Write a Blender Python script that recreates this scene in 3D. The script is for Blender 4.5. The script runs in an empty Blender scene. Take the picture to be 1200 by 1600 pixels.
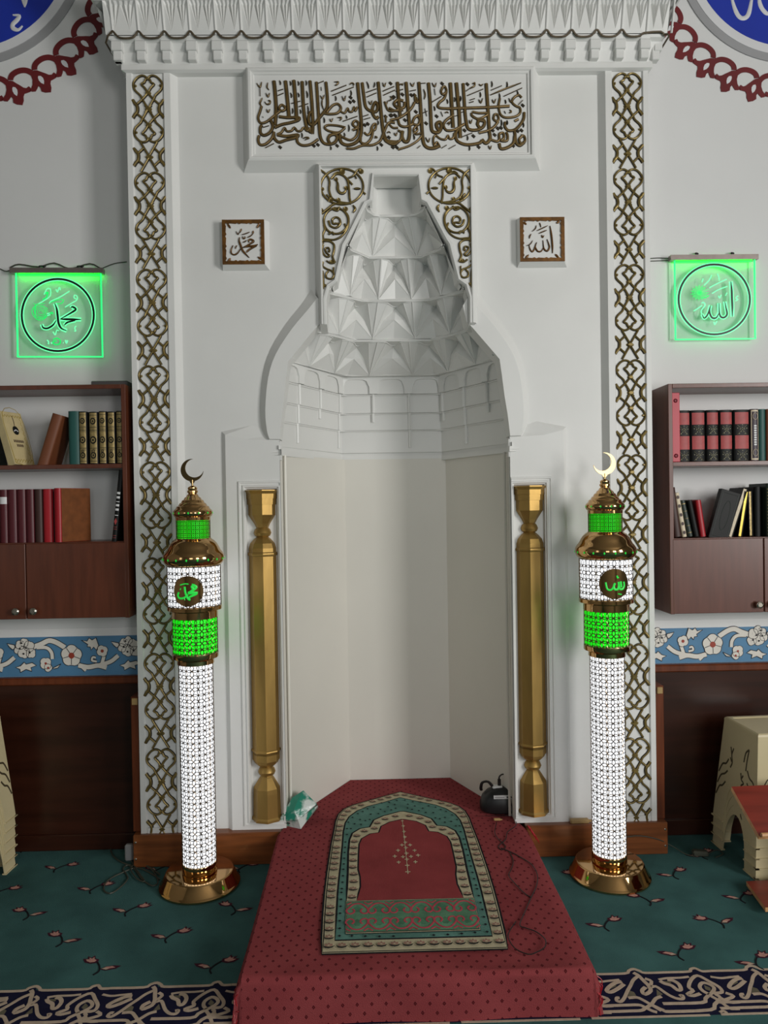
import bpy, math, random
from mathutils import Vector, Matrix
random.seed(7)
pi = math.pi
SC = bpy.context.scene
COL = SC.collection

# ------------------------------------------------------------------ camera
FPX = 1150.0
CAM = Vector((-0.1105, -3.088, 1.5))
YAW, PITCH, ROLL = 0.01976, -0.01118, -0.01618
_f = Vector((math.sin(YAW)*math.cos(PITCH), math.cos(YAW)*math.cos(PITCH), math.sin(PITCH)))
_r0 = Vector((math.cos(YAW), -math.sin(YAW), 0)); _u0 = _r0.cross(_f)
_r = _r0*math.cos(ROLL)+_u0*math.sin(ROLL); _u = -_r0*math.sin(ROLL)+_u0*math.cos(ROLL)
cd = bpy.data.cameras.new('camera'); cam = bpy.data.objects.new('camera', cd); COL.objects.link(cam)
M = Matrix((( _r.x,_u.x,-_f.x,CAM.x),(_r.y,_u.y,-_f.y,CAM.y),(_r.z,_u.z,-_f.z,CAM.z),(0,0,0,1)))
cam.matrix_world = M
cd.sensor_fit = 'VERTICAL'; cd.sensor_height = 24.0; cd.lens = FPX/1600*24.0
cd.clip_start = 0.05; cd.clip_end = 60
SC.camera = cam

# ------------------------------------------------------------------ light
SC.view_settings.view_transform = 'Standard'; SC.view_settings.look = 'None'
SC.view_settings.gamma = 1.0; SC.view_settings.use_curve_mapping = False
SC.view_settings.exposure = 0.0
w = bpy.data.worlds.new('world'); SC.world = w; w.use_nodes = True
w.node_tree.nodes['Background'].inputs[0].default_value = (0.6, 0.7, 0.8, 1)
w.node_tree.nodes['Background'].inputs[1].default_value = 0.05
RX0, RX1, RY0, RZ1 = -4.0, 4.0, -7.0, 4.4
def window_light(name, loc, rot, sx, sy, power, col=(1,1,1)):
    l = bpy.data.lights.new(name, 'AREA'); l.shape = 'RECTANGLE'; l.size = sx; l.size_y = sy
    l.energy = power; l.color = col
    o = bpy.data.objects.new(name, l); o.location = loc; o.rotation_euler = rot; COL.objects.link(o)
window_light('daylight_right', (RX1-.06, -3.9, 2.1), (0, pi/2, 0), 2.0, 1.3, 190, (1, .985, .96))
window_light('daylight_rear_right', (2.7, RY0+.06, 2.1), (pi/2, 0, 0), 1.3, 2.0, 84, (1, .985, .97))
window_light('fill_rear_left', (-.4, RY0+.06, 2.1), (pi/2, 0, 0), 1.3, 2.0, 20, (.93, .97, 1))  # added as fill from behind, its window is unseen
window_light('fill_left', (RX0+.06, -4.6, 2.1), (0, -pi/2, 0), 2.0, 1.3, 12, (.92, .97, 1))  # weak fill added from the left, window unseen

# ------------------------------------------------------------------ pixel helpers (1200 x 1600 photo frame -> real planes)
def ray(u, v): return _f+_r*((u-600)/FPX)+_u*((800-v)/FPX)
def P(u, v, Y=0.0):
    d = ray(u, v); return CAM+d*((Y-CAM.y)/d.y)
def F(u, v, Z=0.0):
    d = ray(u, v); return CAM+d*((Z-CAM.z)/d.z)
def crop(x0, y0, s, Y): return lambda a, b: P(x0+a/s, y0+b/s, Y)
def fcrop(x0, y0, s, Z): return lambda a, b: F(x0+a/s, y0+b/s, Z)

# ------------------------------------------------------------------ materials
def lin(c):
    return tuple(((x/255)/12.92 if x/255 <= .04045 else ((x/255+.055)/1.055)**2.4) for x in c)
def mat(name, rgb, rough=.5, metal=0., emit=0., var=.08, vscale=6., bump=0., bscale=200., spec=.5, stretch=None, coat=0., wear=None):
    m = bpy.data.materials.new(name); m.use_nodes = True
    nt = m.node_tree; N = nt.nodes; L = nt.links; b = N['Principled BSDF']
    c = lin(rgb)
    b.inputs['Roughness'].default_value = rough; b.inputs['Metallic'].default_value = metal
    b.inputs['Specular IOR Level'].default_value = spec
    if coat: b.inputs['Coat Weight'].default_value = coat; b.inputs['Coat Roughness'].default_value = .12
    tc = N.new('ShaderNodeTexCoord'); mp = N.new('ShaderNodeMapping')
    L.new(tc.outputs['Object'], mp.inputs['Vector'])
    if stretch: mp.inputs['Scale'].default_value = stretch
    nz = N.new('ShaderNodeTexNoise'); nz.inputs['Scale'].default_value = vscale; nz.inputs['Detail'].default_value = 5
    L.new(mp.outputs['Vector'], nz.inputs['Vector'])
    rp = N.new('ShaderNodeValToRGB'); e = rp.color_ramp.elements
    e[0].position = .3; e[1].position = .7
    e[0].color = tuple(x*(1-var) for x in c)+(1,); e[1].color = tuple(min(1, x*(1+var)) for x in c)+(1,)
    if wear: e[0].color = lin(wear)+(1,)
    L.new(nz.outputs['Fac'], rp.inputs['Fac']); L.new(rp.outputs['Color'], b.inputs['Base Color'])
    if emit:
        b.inputs['Emission Color'].default_value = c+(1,); b.inputs['Emission Strength'].default_value = emit
    if bump:
        n2 = N.new('ShaderNodeTexNoise'); n2.inputs['Scale'].default_value = bscale; n2.inputs['Detail'].default_value = 3
        L.new(mp.outputs['Vector'], n2.inputs['Vector'])
        bp = N.new('ShaderNodeBump'); bp.inputs['Strength'].default_value = bump; bp.inputs['Distance'].default_value = .004
        L.new(n2.outputs['Fac'], bp.inputs['Height']); L.new(bp.outputs['Normal'], b.inputs['Normal'])
    return m
plaster = mat('white_plaster', (226, 226, 223), .42, var=.03, vscale=3, bump=.12, bscale=30)
plaster_niche = mat('cream_plaster', (222, 219, 210), .45, var=.03, vscale=2, bump=.1, bscale=20)
wallpaint = mat('wall_paint', (220, 220, 219), .6, var=.025, vscale=2, bump=.1, bscale=25)
roompaint = mat('room_paint', (132, 128, 120), .7, var=.04, vscale=2)
whitewash = mat('white_band_paint', (236, 235, 234), .5, var=.03)
relief_shade = mat('dark_relief_shade', (52, 44, 28), .5, metal=.2, var=.25, vscale=40)  # edge shade of raised strands put into colour; small marks share it
gold_relief = mat('bronze_gold_relief', (124, 106, 58), .36, metal=.5, var=.35, vscale=30, bump=.2, bscale=80)
gold_letter = mat('letter_gold', (112, 90, 50), .4, metal=.45, var=.25, vscale=25)
gold_rust = mat('plaque_gold', (112, 74, 28), .42, metal=.4, var=.4, vscale=40)
gold_col = mat('column_gold_paint', (164, 132, 72), .43, metal=.7, var=.22, vscale=9, bump=.18, bscale=50, stretch=(1, 1, .25))
cordm = mat('cord_bronze', (88, 76, 58), .5, metal=.3, var=.3, vscale=40)
wood = mat('walnut_laminate', (104, 52, 28), .36, var=.28, vscale=7, stretch=(6, 6, .5), spec=.4)
wood_h = mat('walnut_laminate_flat', (120, 68, 34), .34, var=.3, vscale=7, stretch=(.5, 6, 8), spec=.5)
wood_panel = mat('dark_wainscot', (52, 24, 14), .3, var=.3, vscale=5, stretch=(.5, 4, 6), spec=.5)
wood_case = mat('bookcase_laminate', (100, 58, 46), .33, var=.16, vscale=8, stretch=(5, 5, .5), spec=.5)
wood_case_l = mat('bookcase_laminate_warm', (94, 48, 30), .33, var=.2, vscale=8, stretch=(5, 5, .5), spec=.5)
dark_gap = mat('dark_seam', (24, 14, 10), .6)
teal = mat('teal_carpet', (66, 104, 102), .95, var=.22, vscale=5, bump=.9, bscale=420, spec=.1)
teal2 = mat('motif_teal', (92, 132, 122), .95, var=.2, vscale=14, bump=.8, bscale=420, spec=.1)
navy = mat('carpet_navy', (26, 26, 52), .95, var=.2, vscale=20, bump=.8, bscale=420, spec=.1)
cream_c = mat('carpet_cream', (192, 172, 152), .95, var=.1, vscale=40, bump=.8, bscale=420, spec=.1)
pink_c = mat('carpet_pink', (196, 146, 134), .95, var=.15, vscale=60, bump=.8, bscale=420, spec=.1)
wine_c = mat('carpet_wine', (70, 32, 48), .95, var=.2, vscale=60, bump=.8, bscale=420, spec=.1)
grey_c = mat('carpet_grey_green', (104, 98, 82), .95, var=.15, vscale=40, spec=.1)
black_c = mat('carpet_black', (30, 30, 34), .95, var=.2, vscale=60, spec=.1)
red_c = mat('carpet_plain_red', (144, 62, 64), .95, var=.12, vscale=7, bump=.8, bscale=420, spec=.1)
sand_c = mat('carpet_sand', (190, 180, 150), .95, var=.12, vscale=30, bump=.8, bscale=420, spec=.1)
green_c = mat('carpet_green', (92, 134, 106), .95, var=.35, vscale=14, bump=.8, bscale=420, spec=.1)
rose_c = mat('carpet_rose', (178, 70, 84), .95, var=.15, vscale=40, spec=.1)
brass = mat('polished_brass', (204, 164, 112), .07, metal=1., var=.04)
brass_dark = mat('brass_lattice', (120, 104, 84), .3, metal=1., var=.1)
brass_cres = mat('satin_brass', (150, 128, 88), .16, metal=1., var=.06)
white_glow = mat('lit_white_diffuser', (246, 250, 255), .4, emit=1.06, var=.0)
green_glow = mat('lit_green_diffuser', (8, 226, 14), .4, emit=1.05, var=.0)
green_text = mat('lit_green_script', (30, 190, 60), .4, emit=.7, var=.0)
led_green = mat('green_led_strip', (0, 255, 26), .4, emit=16., var=.0)
edge_green = mat('glowing_acrylic_edge', (40, 255, 125), .3, emit=1.15, var=.0)
engrave = mat('glowing_engraving', (110, 255, 175), .3, emit=.85, var=.0)
engrave_dim = mat('glowing_engraving_dim', (20, 225, 100), .3, emit=.75, var=.0)
engrave_dark = mat('engraved_black', (8, 26, 14), .4)
alu = mat('aluminium', (150, 140, 134), .35, metal=.8, var=.1, vscale=30)
steel = mat('satin_nickel', (190, 182, 170), .25, metal=1., var=.05)
blue_d = mat('royal_blue_enamel', (34, 56, 168), .35, var=.06)
ring_w = mat('disc_white', (220, 220, 222), .5, var=.03)
ring_g = mat('disc_grey', (158, 158, 160), .5, var=.04)
maroon = mat('maroon_scroll', (108, 30, 34), .5, var=.12, vscale=8)
frz_blue = mat('frieze_blue', (84, 134, 172), .45, var=.14, vscale=6)
frz_white = mat('frieze_white', (232, 226, 216), .45, var=.05, vscale=20)
frz_line = mat('frieze_outline', (36, 32, 34), .5)
frz_red = mat('frieze_red', (162, 62, 44), .5, var=.15)
plastic = mat('beige_plastic', (206, 192, 152), .38, var=.05, vscale=4)
plastic_slot = mat('plastic_shadow_slot', (70, 60, 40), .6)
desk_red = mat('redwood_board', (128, 48, 36), .35, var=.2, vscale=6, stretch=(.6, 5, 5))
ply = mat('ply_edge', (200, 150, 100), .5, var=.2, vscale=30)
black_pl = mat('black_plastic', (20, 20, 22), .4, var=.1)
label_w = mat('white_sticker', (225, 225, 225), .5)
cable_b = mat('black_cable', (26, 18, 18), .5)
cable_g = mat('grey_green_cable', (64, 66, 56), .5)
tan = mat('tan_plastic', (170, 140, 90), .5)
def bm_(n, c, r=.5, **k): return mat('book_'+n, c, r, **k)
B_teal = bm_('teal', (30, 84, 78)); B_brown = bm_('brown', (118, 66, 38)); B_black = bm_('black', (17, 18, 17), .5, spec=.25)
B_maroon = bm_('maroon', (84, 18, 28), .4); B_dkbrown = bm_('dark_brown', (60, 32, 26)); B_red = bm_('red', (170, 20, 34), .4)
B_gold = bm_('gold', (150, 130, 82), .4, metal=.4, var=.3, vscale=90); B_page = bm_('page_edges', (216, 206, 180), .8, stretch=(40, 1, 1))
B_beige = bm_('beige', (206, 188, 140), .5, var=.1, vscale=20); B_cover = bm_('tan_cover', (122, 70, 34), .5, var=.2, vscale=30)
B_pink = bm_('crimson', (188, 44, 62), .4); B_dkgreen = bm_('dark_green', (34, 48, 40), .45); B_label = bm_('faded_red_label', (168, 62, 62), .5, var=.15, vscale=40)
B_yellow = bm_('gilt_edges', (214, 184, 70), .35, metal=.35); B_cream = bm_('cream', (222, 206, 178), .5); B_plum = bm_('plum', (54, 40, 52), .45)
B_grey = bm_('dull_gold_flower', (120, 116, 84), .5)
def acrylic_mat():
    m = bpy.data.materials.new('clear_acrylic'); m.use_nodes = True; nt = m.node_tree; N = nt.nodes; L = nt.links
    b = N['Principled BSDF']; b.inputs['Base Color'].default_value = (.5, .8, .6, 1); b.inputs['Roughness'].default_value = .12
    t = N.new('ShaderNodeBsdfTransparent'); t.inputs[0].default_value = (.93, .98, .95, 1)
    tc = N.new('ShaderNodeTexCoord'); nz = N.new('ShaderNodeTexNoise'); nz.inputs['Scale'].default_value = 9
    L.new(tc.outputs['Object'], nz.inputs['Vector'])
    mr = N.new('ShaderNodeMapRange'); mr.inputs['To Min'].default_value = .03; mr.inputs['To Max'].default_value = .10
    L.new(nz.outputs['Fac'], mr.inputs['Value'])
    mx = N.new('ShaderNodeMixShader'); L.new(mr.outputs[0], mx.inputs[0])
    L.new(t.outputs[0], mx.inputs[1]); L.new(b.outputs[0], mx.inputs[2]); L.new(mx.outputs[0], N['Material Output'].inputs[0])
    return m
acrylic = acrylic_mat()
def dotted_carpet():
    m = bpy.data.materials.new('dotted_red_carpet'); m.use_nodes = True; nt = m.node_tree; N = nt.nodes; L = nt.links
    b = N['Principled BSDF']; b.inputs['Roughness'].default_value = .95; b.inputs['Specular IOR Level'].default_value = .1
    uv = N.new('ShaderNodeUVMap'); uv.uv_map = 'weave'
    wn = N.new('ShaderNodeTexNoise'); wn.inputs['Scale'].default_value = 30
    L.new(uv.outputs[0], wn.inputs['Vector'])
    wob = N.new('ShaderNodeMixRGB'); wob.blend_type = 'ADD'; wob.inputs[0].default_value = .0025
    L.new(uv.outputs[0], wob.inputs[1]); L.new(wn.outputs['Color'], wob.inputs[2])
    sx = N.new('ShaderNodeSeparateXYZ'); L.new(wob.outputs[0], sx.inputs[0])
    def mth(op, a, bb=None):
        n = N.new('ShaderNodeMath'); n.operation = op
        for i, x in enumerate([a, bb]):
            if x is None: continue
            if isinstance(x, (int, float)): n.inputs[i].default_value = x
            else: L.new(x, n.inputs[i])
        return n.outputs[0]
    def grid(ox, oy):
        ds = []
        for o, off, per in ((sx.outputs[0], ox, .042), (sx.outputs[1], oy, .052)):
            q = mth('FRACT', mth('ADD', mth('DIVIDE', o, per), off))
            ds.append(mth('MULTIPLY', mth('ABSOLUTE', mth('SUBTRACT', q, .5)), per))
        return mth('ADD', ds[0], mth('MULTIPLY', ds[1], .8))
    d = mth('MINIMUM', grid(0, 0), grid(.5, .5))
    mask = mth('LESS_THAN', d, .0052)
    core = mth('LESS_THAN', d, .0024)
    nz = N.new('ShaderNodeTexNoise'); nz.inputs['Scale'].default_value = 7; nz.inputs['Detail'].default_value = 6
    L.new(uv.outputs[0], nz.inputs['Vector'])
    rp = N.new('ShaderNodeValToRGB'); rp.color_ramp.elements[0].color = lin((124, 50, 54))+(1,); rp.color_ramp.elements[1].color = lin((156, 74, 76))+(1,)
    L.new(nz.outputs['Fac'], rp.inputs['Fac'])
    m1 = N.new('ShaderNodeMixRGB'); L.new(mask, m1.inputs[0]); L.new(rp.outputs[0], m1.inputs[1]); m1.inputs[2].default_value = lin((74, 20, 28))+(1,)
    m2 = N.new('ShaderNodeMixRGB'); L.new(core, m2.inputs[0]); L.new(m1.outputs[0], m2.inputs[1]); m2.inputs[2].default_value = lin((110, 40, 40))+(1,)
    L.new(m2.outputs[0], b.inputs['Base Color'])
    n2 = N.new('ShaderNodeTexNoise'); n2.inputs['Scale'].default_value = 400
    L.new(uv.outputs[0], n2.inputs['Vector'])
    bp = N.new('ShaderNodeBump'); bp.inputs['Strength'].default_value = .8; bp.inputs['Distance'].default_value = .004
    L.new(n2.outputs['Fac'], bp.inputs['Height']); L.new(bp.outputs['Normal'], b.inputs['Normal'])
    return m
dotted = dotted_carpet()

# ------------------------------------------------------------------ mesh builder
class MB:
    lift = 0
    def __init__(s): s.v = []; s.f = []; s.m = []; s.s = []; s.uv = {}
    def add(s, vs, fs, m=0, smooth=False):
        o = len(s.v); s.v += [tuple(x) for x in vs]
        for f in fs: s.f.append(tuple(i+o for i in f)); s.m.append(m); s.s.append(smooth)
    def poly(s, pts, m=0): s.add(pts, [tuple(range(len(pts)))], m)
    def box(s, x0, x1, y0, y1, z0, z1, m=0, b=0.0, mx=None):
        if b <= 0:
            vs = [(x, y, z) for x in (x0, x1) for y in (y0, y1) for z in (z0, z1)]
            fs = [(0,1,3,2),(4,6,7,5),(0,4,5,1),(2,3,7,6),(0,2,6,4),(1,5,7,3)]
        else:
            vs = []; fs = []; idx = {}
            X = (x0, x1); Y = (y0, y1); Z = (z0, z1); sg = (1, -1)
            for i in (0, 1):
                for j in (0, 1):
                    for k in (0, 1):
                        for a in range(3):
                            p = [X[i]+(b*sg[i] if a != 0 else 0), Y[j]+(b*sg[j] if a != 1 else 0), Z[k]+(b*sg[k] if a != 2 else 0)]
                            idx[i, j, k, a] = len(vs); vs.append(tuple(p))
            for i in (0, 1): fs.append(tuple(idx[i, j, k, 0] for j, k in ((0,0),(0,1),(1,1),(1,0))))
            for j in (0, 1): fs.append(tuple(idx[i, j, k, 1] for i, k in ((0,0),(0,1),(1,1),(1,0))))
            for k in (0, 1): fs.append(tuple(idx[i, j, k, 2] for i, j in ((0,0),(0,1),(1,1),(1,0))))
            for i in (0, 1):
                for j in (0, 1): fs.append((idx[i,j,0,0], idx[i,j,1,0], idx[i,j,1,1], idx[i,j,0,1]))
                for k in (0, 1): fs.append((idx[i,0,k,0], idx[i,1,k,0], idx[i,1,k,2], idx[i,0,k,2]))
            for j in (0, 1):
                for k in (0, 1): fs.append((idx[0,j,k,1], idx[1,j,k,1], idx[1,j,k,2], idx[0,j,k,2]))
            for i in (0, 1):
                for j in (0, 1):
                    for k in (0, 1): fs.append((idx[i,j,k,0], idx[i,j,k,1], idx[i,j,k,2]))
        if mx is not None: vs = [mx @ Vector(v) for v in vs]
        s.add(vs, fs, m)
    def loops(s, rings, m=0, closed=True, cap0=False, cap1=False, smooth=False):
        n = len(rings[0]); o = len(s.v); vs = [p for r in rings for p in r]; fs = []
        for i in range(len(rings)-1):
            for j in range(n if closed else n-1):
                k = (j+1) % n
                fs.append((i*n+j, i*n+k, (i+1)*n+k, (i+1)*n+j))
        s.add(vs, fs, m, smooth)
        if cap0: s.poly(rings[0], m)
        if cap1: s.poly(rings[-1], m)
    def lathe(s, prof, c=(0, 0, 0), seg=48, m=0, smooth=True, a0=0.0, cap=True):
        rings = []
        for r, z in prof:
            rings.append([(c[0]+r*math.cos(a0+2*pi*i/seg), c[1]+r*math.sin(a0+2*pi*i/seg), c[2]+z) for i in range(seg)])
        s.loops(rings, m, True, cap and prof[0][0] > 1e-4, cap and prof[-1][0] > 1e-4, smooth)
    def tube(s, pts, r, seg=8, m=0, sm=3, closed=False):
        pts = catmull([Vector(p) for p in pts], sm, closed) if sm > 1 else [Vector(p) for p in pts]
        rings = []; up = None; n = len(pts)
        for i, p in enumerate(pts):
            if closed: t = pts[(i+1) % n]-pts[i-1]
            else: t = pts[min(i+1, n-1)]-pts[max(i-1, 0)]
            if t.length < 1e-9: t = Vector((0, 0, 1))
            t.normalize()
            if up is None or abs(up.dot(t)) > .99: up = Vector((0, 0, 1)) if abs(t.z) < .9 else Vector((1, 0, 0))
            a = t.cross(up).normalized(); up = a.cross(t).normalized()
            rings.append([p+(a*math.cos(2*pi*k/seg)+up*math.sin(2*pi*k/seg))*r for k in range(seg)])
        if closed: rings.append(rings[0])
        s.loops(rings, m, True, not closed, not closed, True)
    def stroke(s, pts, wid, n, h, m=0, sm=4, closed=False, flat=False, taper=False, edge=None):
        """a raised ribbon lying on a surface with normal n (Vector or function of point)"""
        pts = [Vector(p) for p in pts]
        MB.lift = (MB.lift+1) % 17; h = h+MB.lift*.00003          # keeps crossing strands from lying exactly coplanar
        if sm > 1 and len(pts) > 2: pts = catmull(pts, sm, closed)
        N_ = len(pts); rings = []
        for i, p in enumerate(pts):
            t = (pts[(i+1) % N_]-pts[i-1]) if closed else (pts[min(i+1, N_-1)]-pts[max(i-1, 0)])
            if t.length < 1e-9: t = Vector((1, 0, .01))
            nn = n(p) if callable(n) else n
            sd = nn.cross(t).normalized(); ww = wid/2
            if taper and not closed:
                q = i/(N_-1); ww *= min(1, .35+2.2*min(q, 1-q))
            if flat: pr = ((-1, .0), (-1, 1), (1, 1), (1, 0))
            else: pr = ((-1, 0), (-.62, .8), (0, 1), (.62, .8), (1, 0))
            rings.append([p+sd*(ww*a)+nn*(h*b) for a, b in pr])
        if closed: rings.append(rings[0])
        f0 = len(s.m)
        s.loops(rings, m, False, not closed, not closed, not flat)
        if edge is not None:
            nq = (len(rings)-1)*(len(rings[0])-1)
            for q in range(nq):
                if q % (len(rings[0])-1) in (0, len(rings[0])-2): s.m[f0+q] = edge
    def build(s, name, mats, parent=None, loc=None, sharp=35, uvf=None):
        me = bpy.data.meshes.new(name); me.from_pydata(s.v, [], s.f); 
        if not isinstance(mats, (list, tuple)): mats = [mats]
        for x in mats: me.materials.append(x)
        me.polygons.foreach_set('material_index', s.m); me.polygons.foreach_set('use_smooth', s.s)
        if uvf:
            ul = me.uv_layers.new(name='weave')
            for pg in me.polygons:
                for li in pg.loop_indices:
                    ul.data[li].uv = uvf(me.vertices[me.loops[li].vertex_index].co, pg)
        me.update()
        if any(s.s):
            try: me.set_sharp_from_angle(angle=math.radians(sharp))
            except Exception: pass
        o = bpy.data.objects.new(name, me); COL.objects.link(o)
        if parent is not None: o.parent = parent
        if loc is not None: o.location = loc
        return o
def catmull(p, k, closed=False):
    n = len(p); out = []
    if n < 3: return p
    rng = range(n if closed else n-1)
    for i in rng:
        p0 = p[i-1] if (closed or i > 0) else p[0]*2-p[1]
        p1 = p[i]; p2 = p[(i+1) % n]
        p3 = p[(i+2) % n] if (closed or i+2 < n) else p2*2-p1
        for j in range(k):
            t = j/k
            out.append(.5*((2*p1)+(p2-p0)*t+(2*p0-5*p1+4*p2-p3)*t*t+(3*p1-p0-3*p2+p3)*t**3))
    if not closed: out.append(p[-1])
    return out
def tag(o, label, cat, group=None):
    o['label'] = label; o['category'] = cat
    if group: o['group'] = group
    return o
def thing(name, label, cat, loc=(0, 0, 0), rz=0., group=None):
    o = bpy.data.objects.new(name, None); o.empty_display_size = .1; COL.objects.link(o)
    o.location = loc; o.rotation_euler = (0, 0, rz)
    return tag(o, label, cat, group)
def struct(o): o['kind'] = 'structure'; return o
NY = Vector((0, -1, 0)); NZ = Vector((0, 0, 1))
def dup(root, loc=None, rot=None, label=None):
    r = root.copy(); COL.objects.link(r)
    if loc is not None: r.location = loc
    if rot is not None: r.rotation_euler = rot
    if label: r['label'] = label
    for ch in list(root.children):
        c = ch.copy(); COL.objects.link(c); c.parent = r
        for g in ch.children:
            d = g.copy(); COL.objects.link(d); d.parent = c
    return r

# =================================================================== room shell
WY = .18                                   # back wall plane
b = MB()                                   # back wall, pierced behind the prayer niche
for x0, x1, z0, z1 in ((RX0, -.62, 0, RZ1), (.62, RX1, 0, RZ1), (-.62, .62, 3.0, RZ1), (-.62, .62, 0, .1)):
    b.poly([(x0, WY, z0), (x1, WY, z0), (x1, WY, z1), (x0, WY, z1)])
for (xa, xb, za, zb) in ((-.62, -.62, .1, 3.0), (.62, .62, .1, 3.0), (-.62, .62, 3.0, 3.0)):
    b.poly([(xa, WY, za), (xb, WY, za) if za == zb else (xa, WY, zb), (xb, WY+.6, zb), (xa, WY+.6, za)] if za != zb else [(xa, WY, za), (xb, WY, za), (xb, WY+.6, za), (xa, WY+.6, za)])
b.poly([(-.62, WY+.6, .1), (.62, WY+.6, .1), (.62, WY+.6, 3), (-.62, WY+.6, 3)])
struct(b.build('wall_back', wallpaint))
def wall_with_hole(name, axis, c, a0, a1, holes):
    b = MB(); zs = (.9+.2, 3.1)
    pt = (lambda a, z: (c, a, z)) if axis == 'x' else (lambda a, z: (a, c, z))
    cuts = [a0]+[q for h in holes for q in h]+[a1]
    b.poly([pt(a0, 0), pt(a1, 0), pt(a1, zs[0]), pt(a0, zs[0])]); b.poly([pt(a0, zs[1]), pt(a1, zs[1]), pt(a1, RZ1), pt(a0, RZ1)])
    for i in range(0, len(cuts), 2):
        b.poly([pt(cuts[i], zs[0]), pt(cuts[i+1], zs[0]), pt(cuts[i+1], zs[1]), pt(cuts[i], zs[1])])
    struct(b.build(name, roompaint))
wall_with_hole('wall_right', 'x', RX1, RY0, WY, [(-4.55, -3.25)])
wall_with_hole('wall_left', 'x', RX0, RY0, WY, [(-5.25, -3.95)])
wall_with_hole('wall_rear', 'y', RY0, RX0, RX1, [(-1.05, .25), (2.05, 3.35)])
b = MB(); b.poly([(RX0, RY0, RZ1), (RX1, RY0, RZ1), (RX1, WY, RZ1), (RX0, WY, RZ1)]); struct(b.build('ceiling', roompaint))
def win(n, axis, c, a0, a1, sgn):
    b = MB(); d = .05
    for (p0, p1, z0, z1) in ((a0, a1, 1.1, 1.15), (a0, a1, 3.05, 3.1), (a0, a0+.05, 1.1, 3.1), (a1-.05, a1, 1.1, 3.1), ((a0+a1)/2-.025, (a0+a1)/2+.025, 1.1, 3.1)):
        if axis == 'x': b.box(min(c, c+sgn*d), max(c, c+sgn*d), p0, p1, z0, z1)
        else: b.box(p0, p1, min(c, c+sgn*d), max(c, c+sgn*d), z0, z1)
    struct(b.build('window_%d' % n, whitewash))
win(1, 'x', RX1, -4.55, -3.25, 1); win(2, 'x', RX0, -5.25, -3.95, -1); win(3, 'y', RY0, -1.05, .25, -1); win(4, 'y', RY0, 2.05, 3.35, -1)  # left and rear-left frames are unseen, added with the fill lights

# ---------------- floor: teal carpet with woven tulips and a navy border band
fl = MB()
fl.poly([(RX0, RY0, 0), (RX1, RY0, 0), (RX1, WY, 0), (RX0, WY, 0)], 0)
H = .0012
def tulip(mb, c, sgn, sc=1.0, rot=0.0):
    """woven tulip sprig: bloom, stem, two-tone leaf"""
    ca, sa = math.cos(rot), math.sin(rot)
    def q(x, y, h=H): X = sgn*x*sc; Y = y*sc; return (c.x+X*ca-Y*sa, c.y+X*sa+Y*ca, h)
    mb.poly([q(*p) for p in ((.012,.008),(.03,.002),(.05,.006),(.064,.022),(.05,.024),(.056,.036),(.042,.03),(.036,.042),(.028,.028),(.014,.024))], 4)
    mb.poly([q(p[0], p[1], H*1.5) for p in ((.022,.011),(.034,.007),(.047,.012),(.054,.02),(.044,.021),(.047,.029),(.038,.025),(.034,.033),(.028,.023),(.02,.019))], 3)
    mb.stroke([q(.014,.012,.0), q(-.002,-.006,.0), q(-.012,-.028,.0), q(-.004,-.046,.0)], .0045*sc, NZ, H*1.3, 5, 3, flat=True)
    mb.poly([q(*p) for p in ((-.01,-.02),(-.03,-.024),(-.056,-.012),(-.066,.002),(-.044,.002),(-.022,-.006))], 4)
    mb.poly([q(p[0], p[1], H*1.5) for p in ((-.018,-.015),(-.034,-.016),(-.052,-.008),(-.04,-.003),(-.024,-.008))], 3)
    mb.poly([q(p[0], p[1], H*1.8) for p in ((-.014,-.018),(-.03,-.021),(-.036,-.016),(-.022,-.012))], 2)
for u, v, s in ((44,1324,1),(96,1354,1),(150,1386,1),(4,1391,1),(44,1426,-1),(206,1420,1),(98,1466,-1),(268,1460,1),(156,1508,-1),(338,1506,1),(366,1418,-1),(252,1356,1),(380,1354,1),
                (1052,1364,1),(1008,1404,-1),(1158,1400,1),(946,1442,1),(1116,1438,-1),(1060,1486,1),(1198,1356,1),(1096,1334,1),(905,1368,-1),(1180,1500,1)):
    tulip(fl, F(u, v), s, 1.12, random.uniform(-.15, .15))
for k in range(60):                        # the same sprigs farther off and behind the viewer
    x = random.uniform(-3.8, 3.8); y = random.uniform(-6.5, -1.6)
    tulip(fl, Vector((x, y, 0)), random.choice((-1, 1)), .98)
for k in range(14):
    x = (1.75+.33*(k % 7))*(1 if k < 7 else -1); tulip(fl, Vector((x, -.1-.3*(k % 2), 0)), 1, .98); tulip(fl, Vector((x+.12, -.62, 0)), -1, .98)
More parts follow.
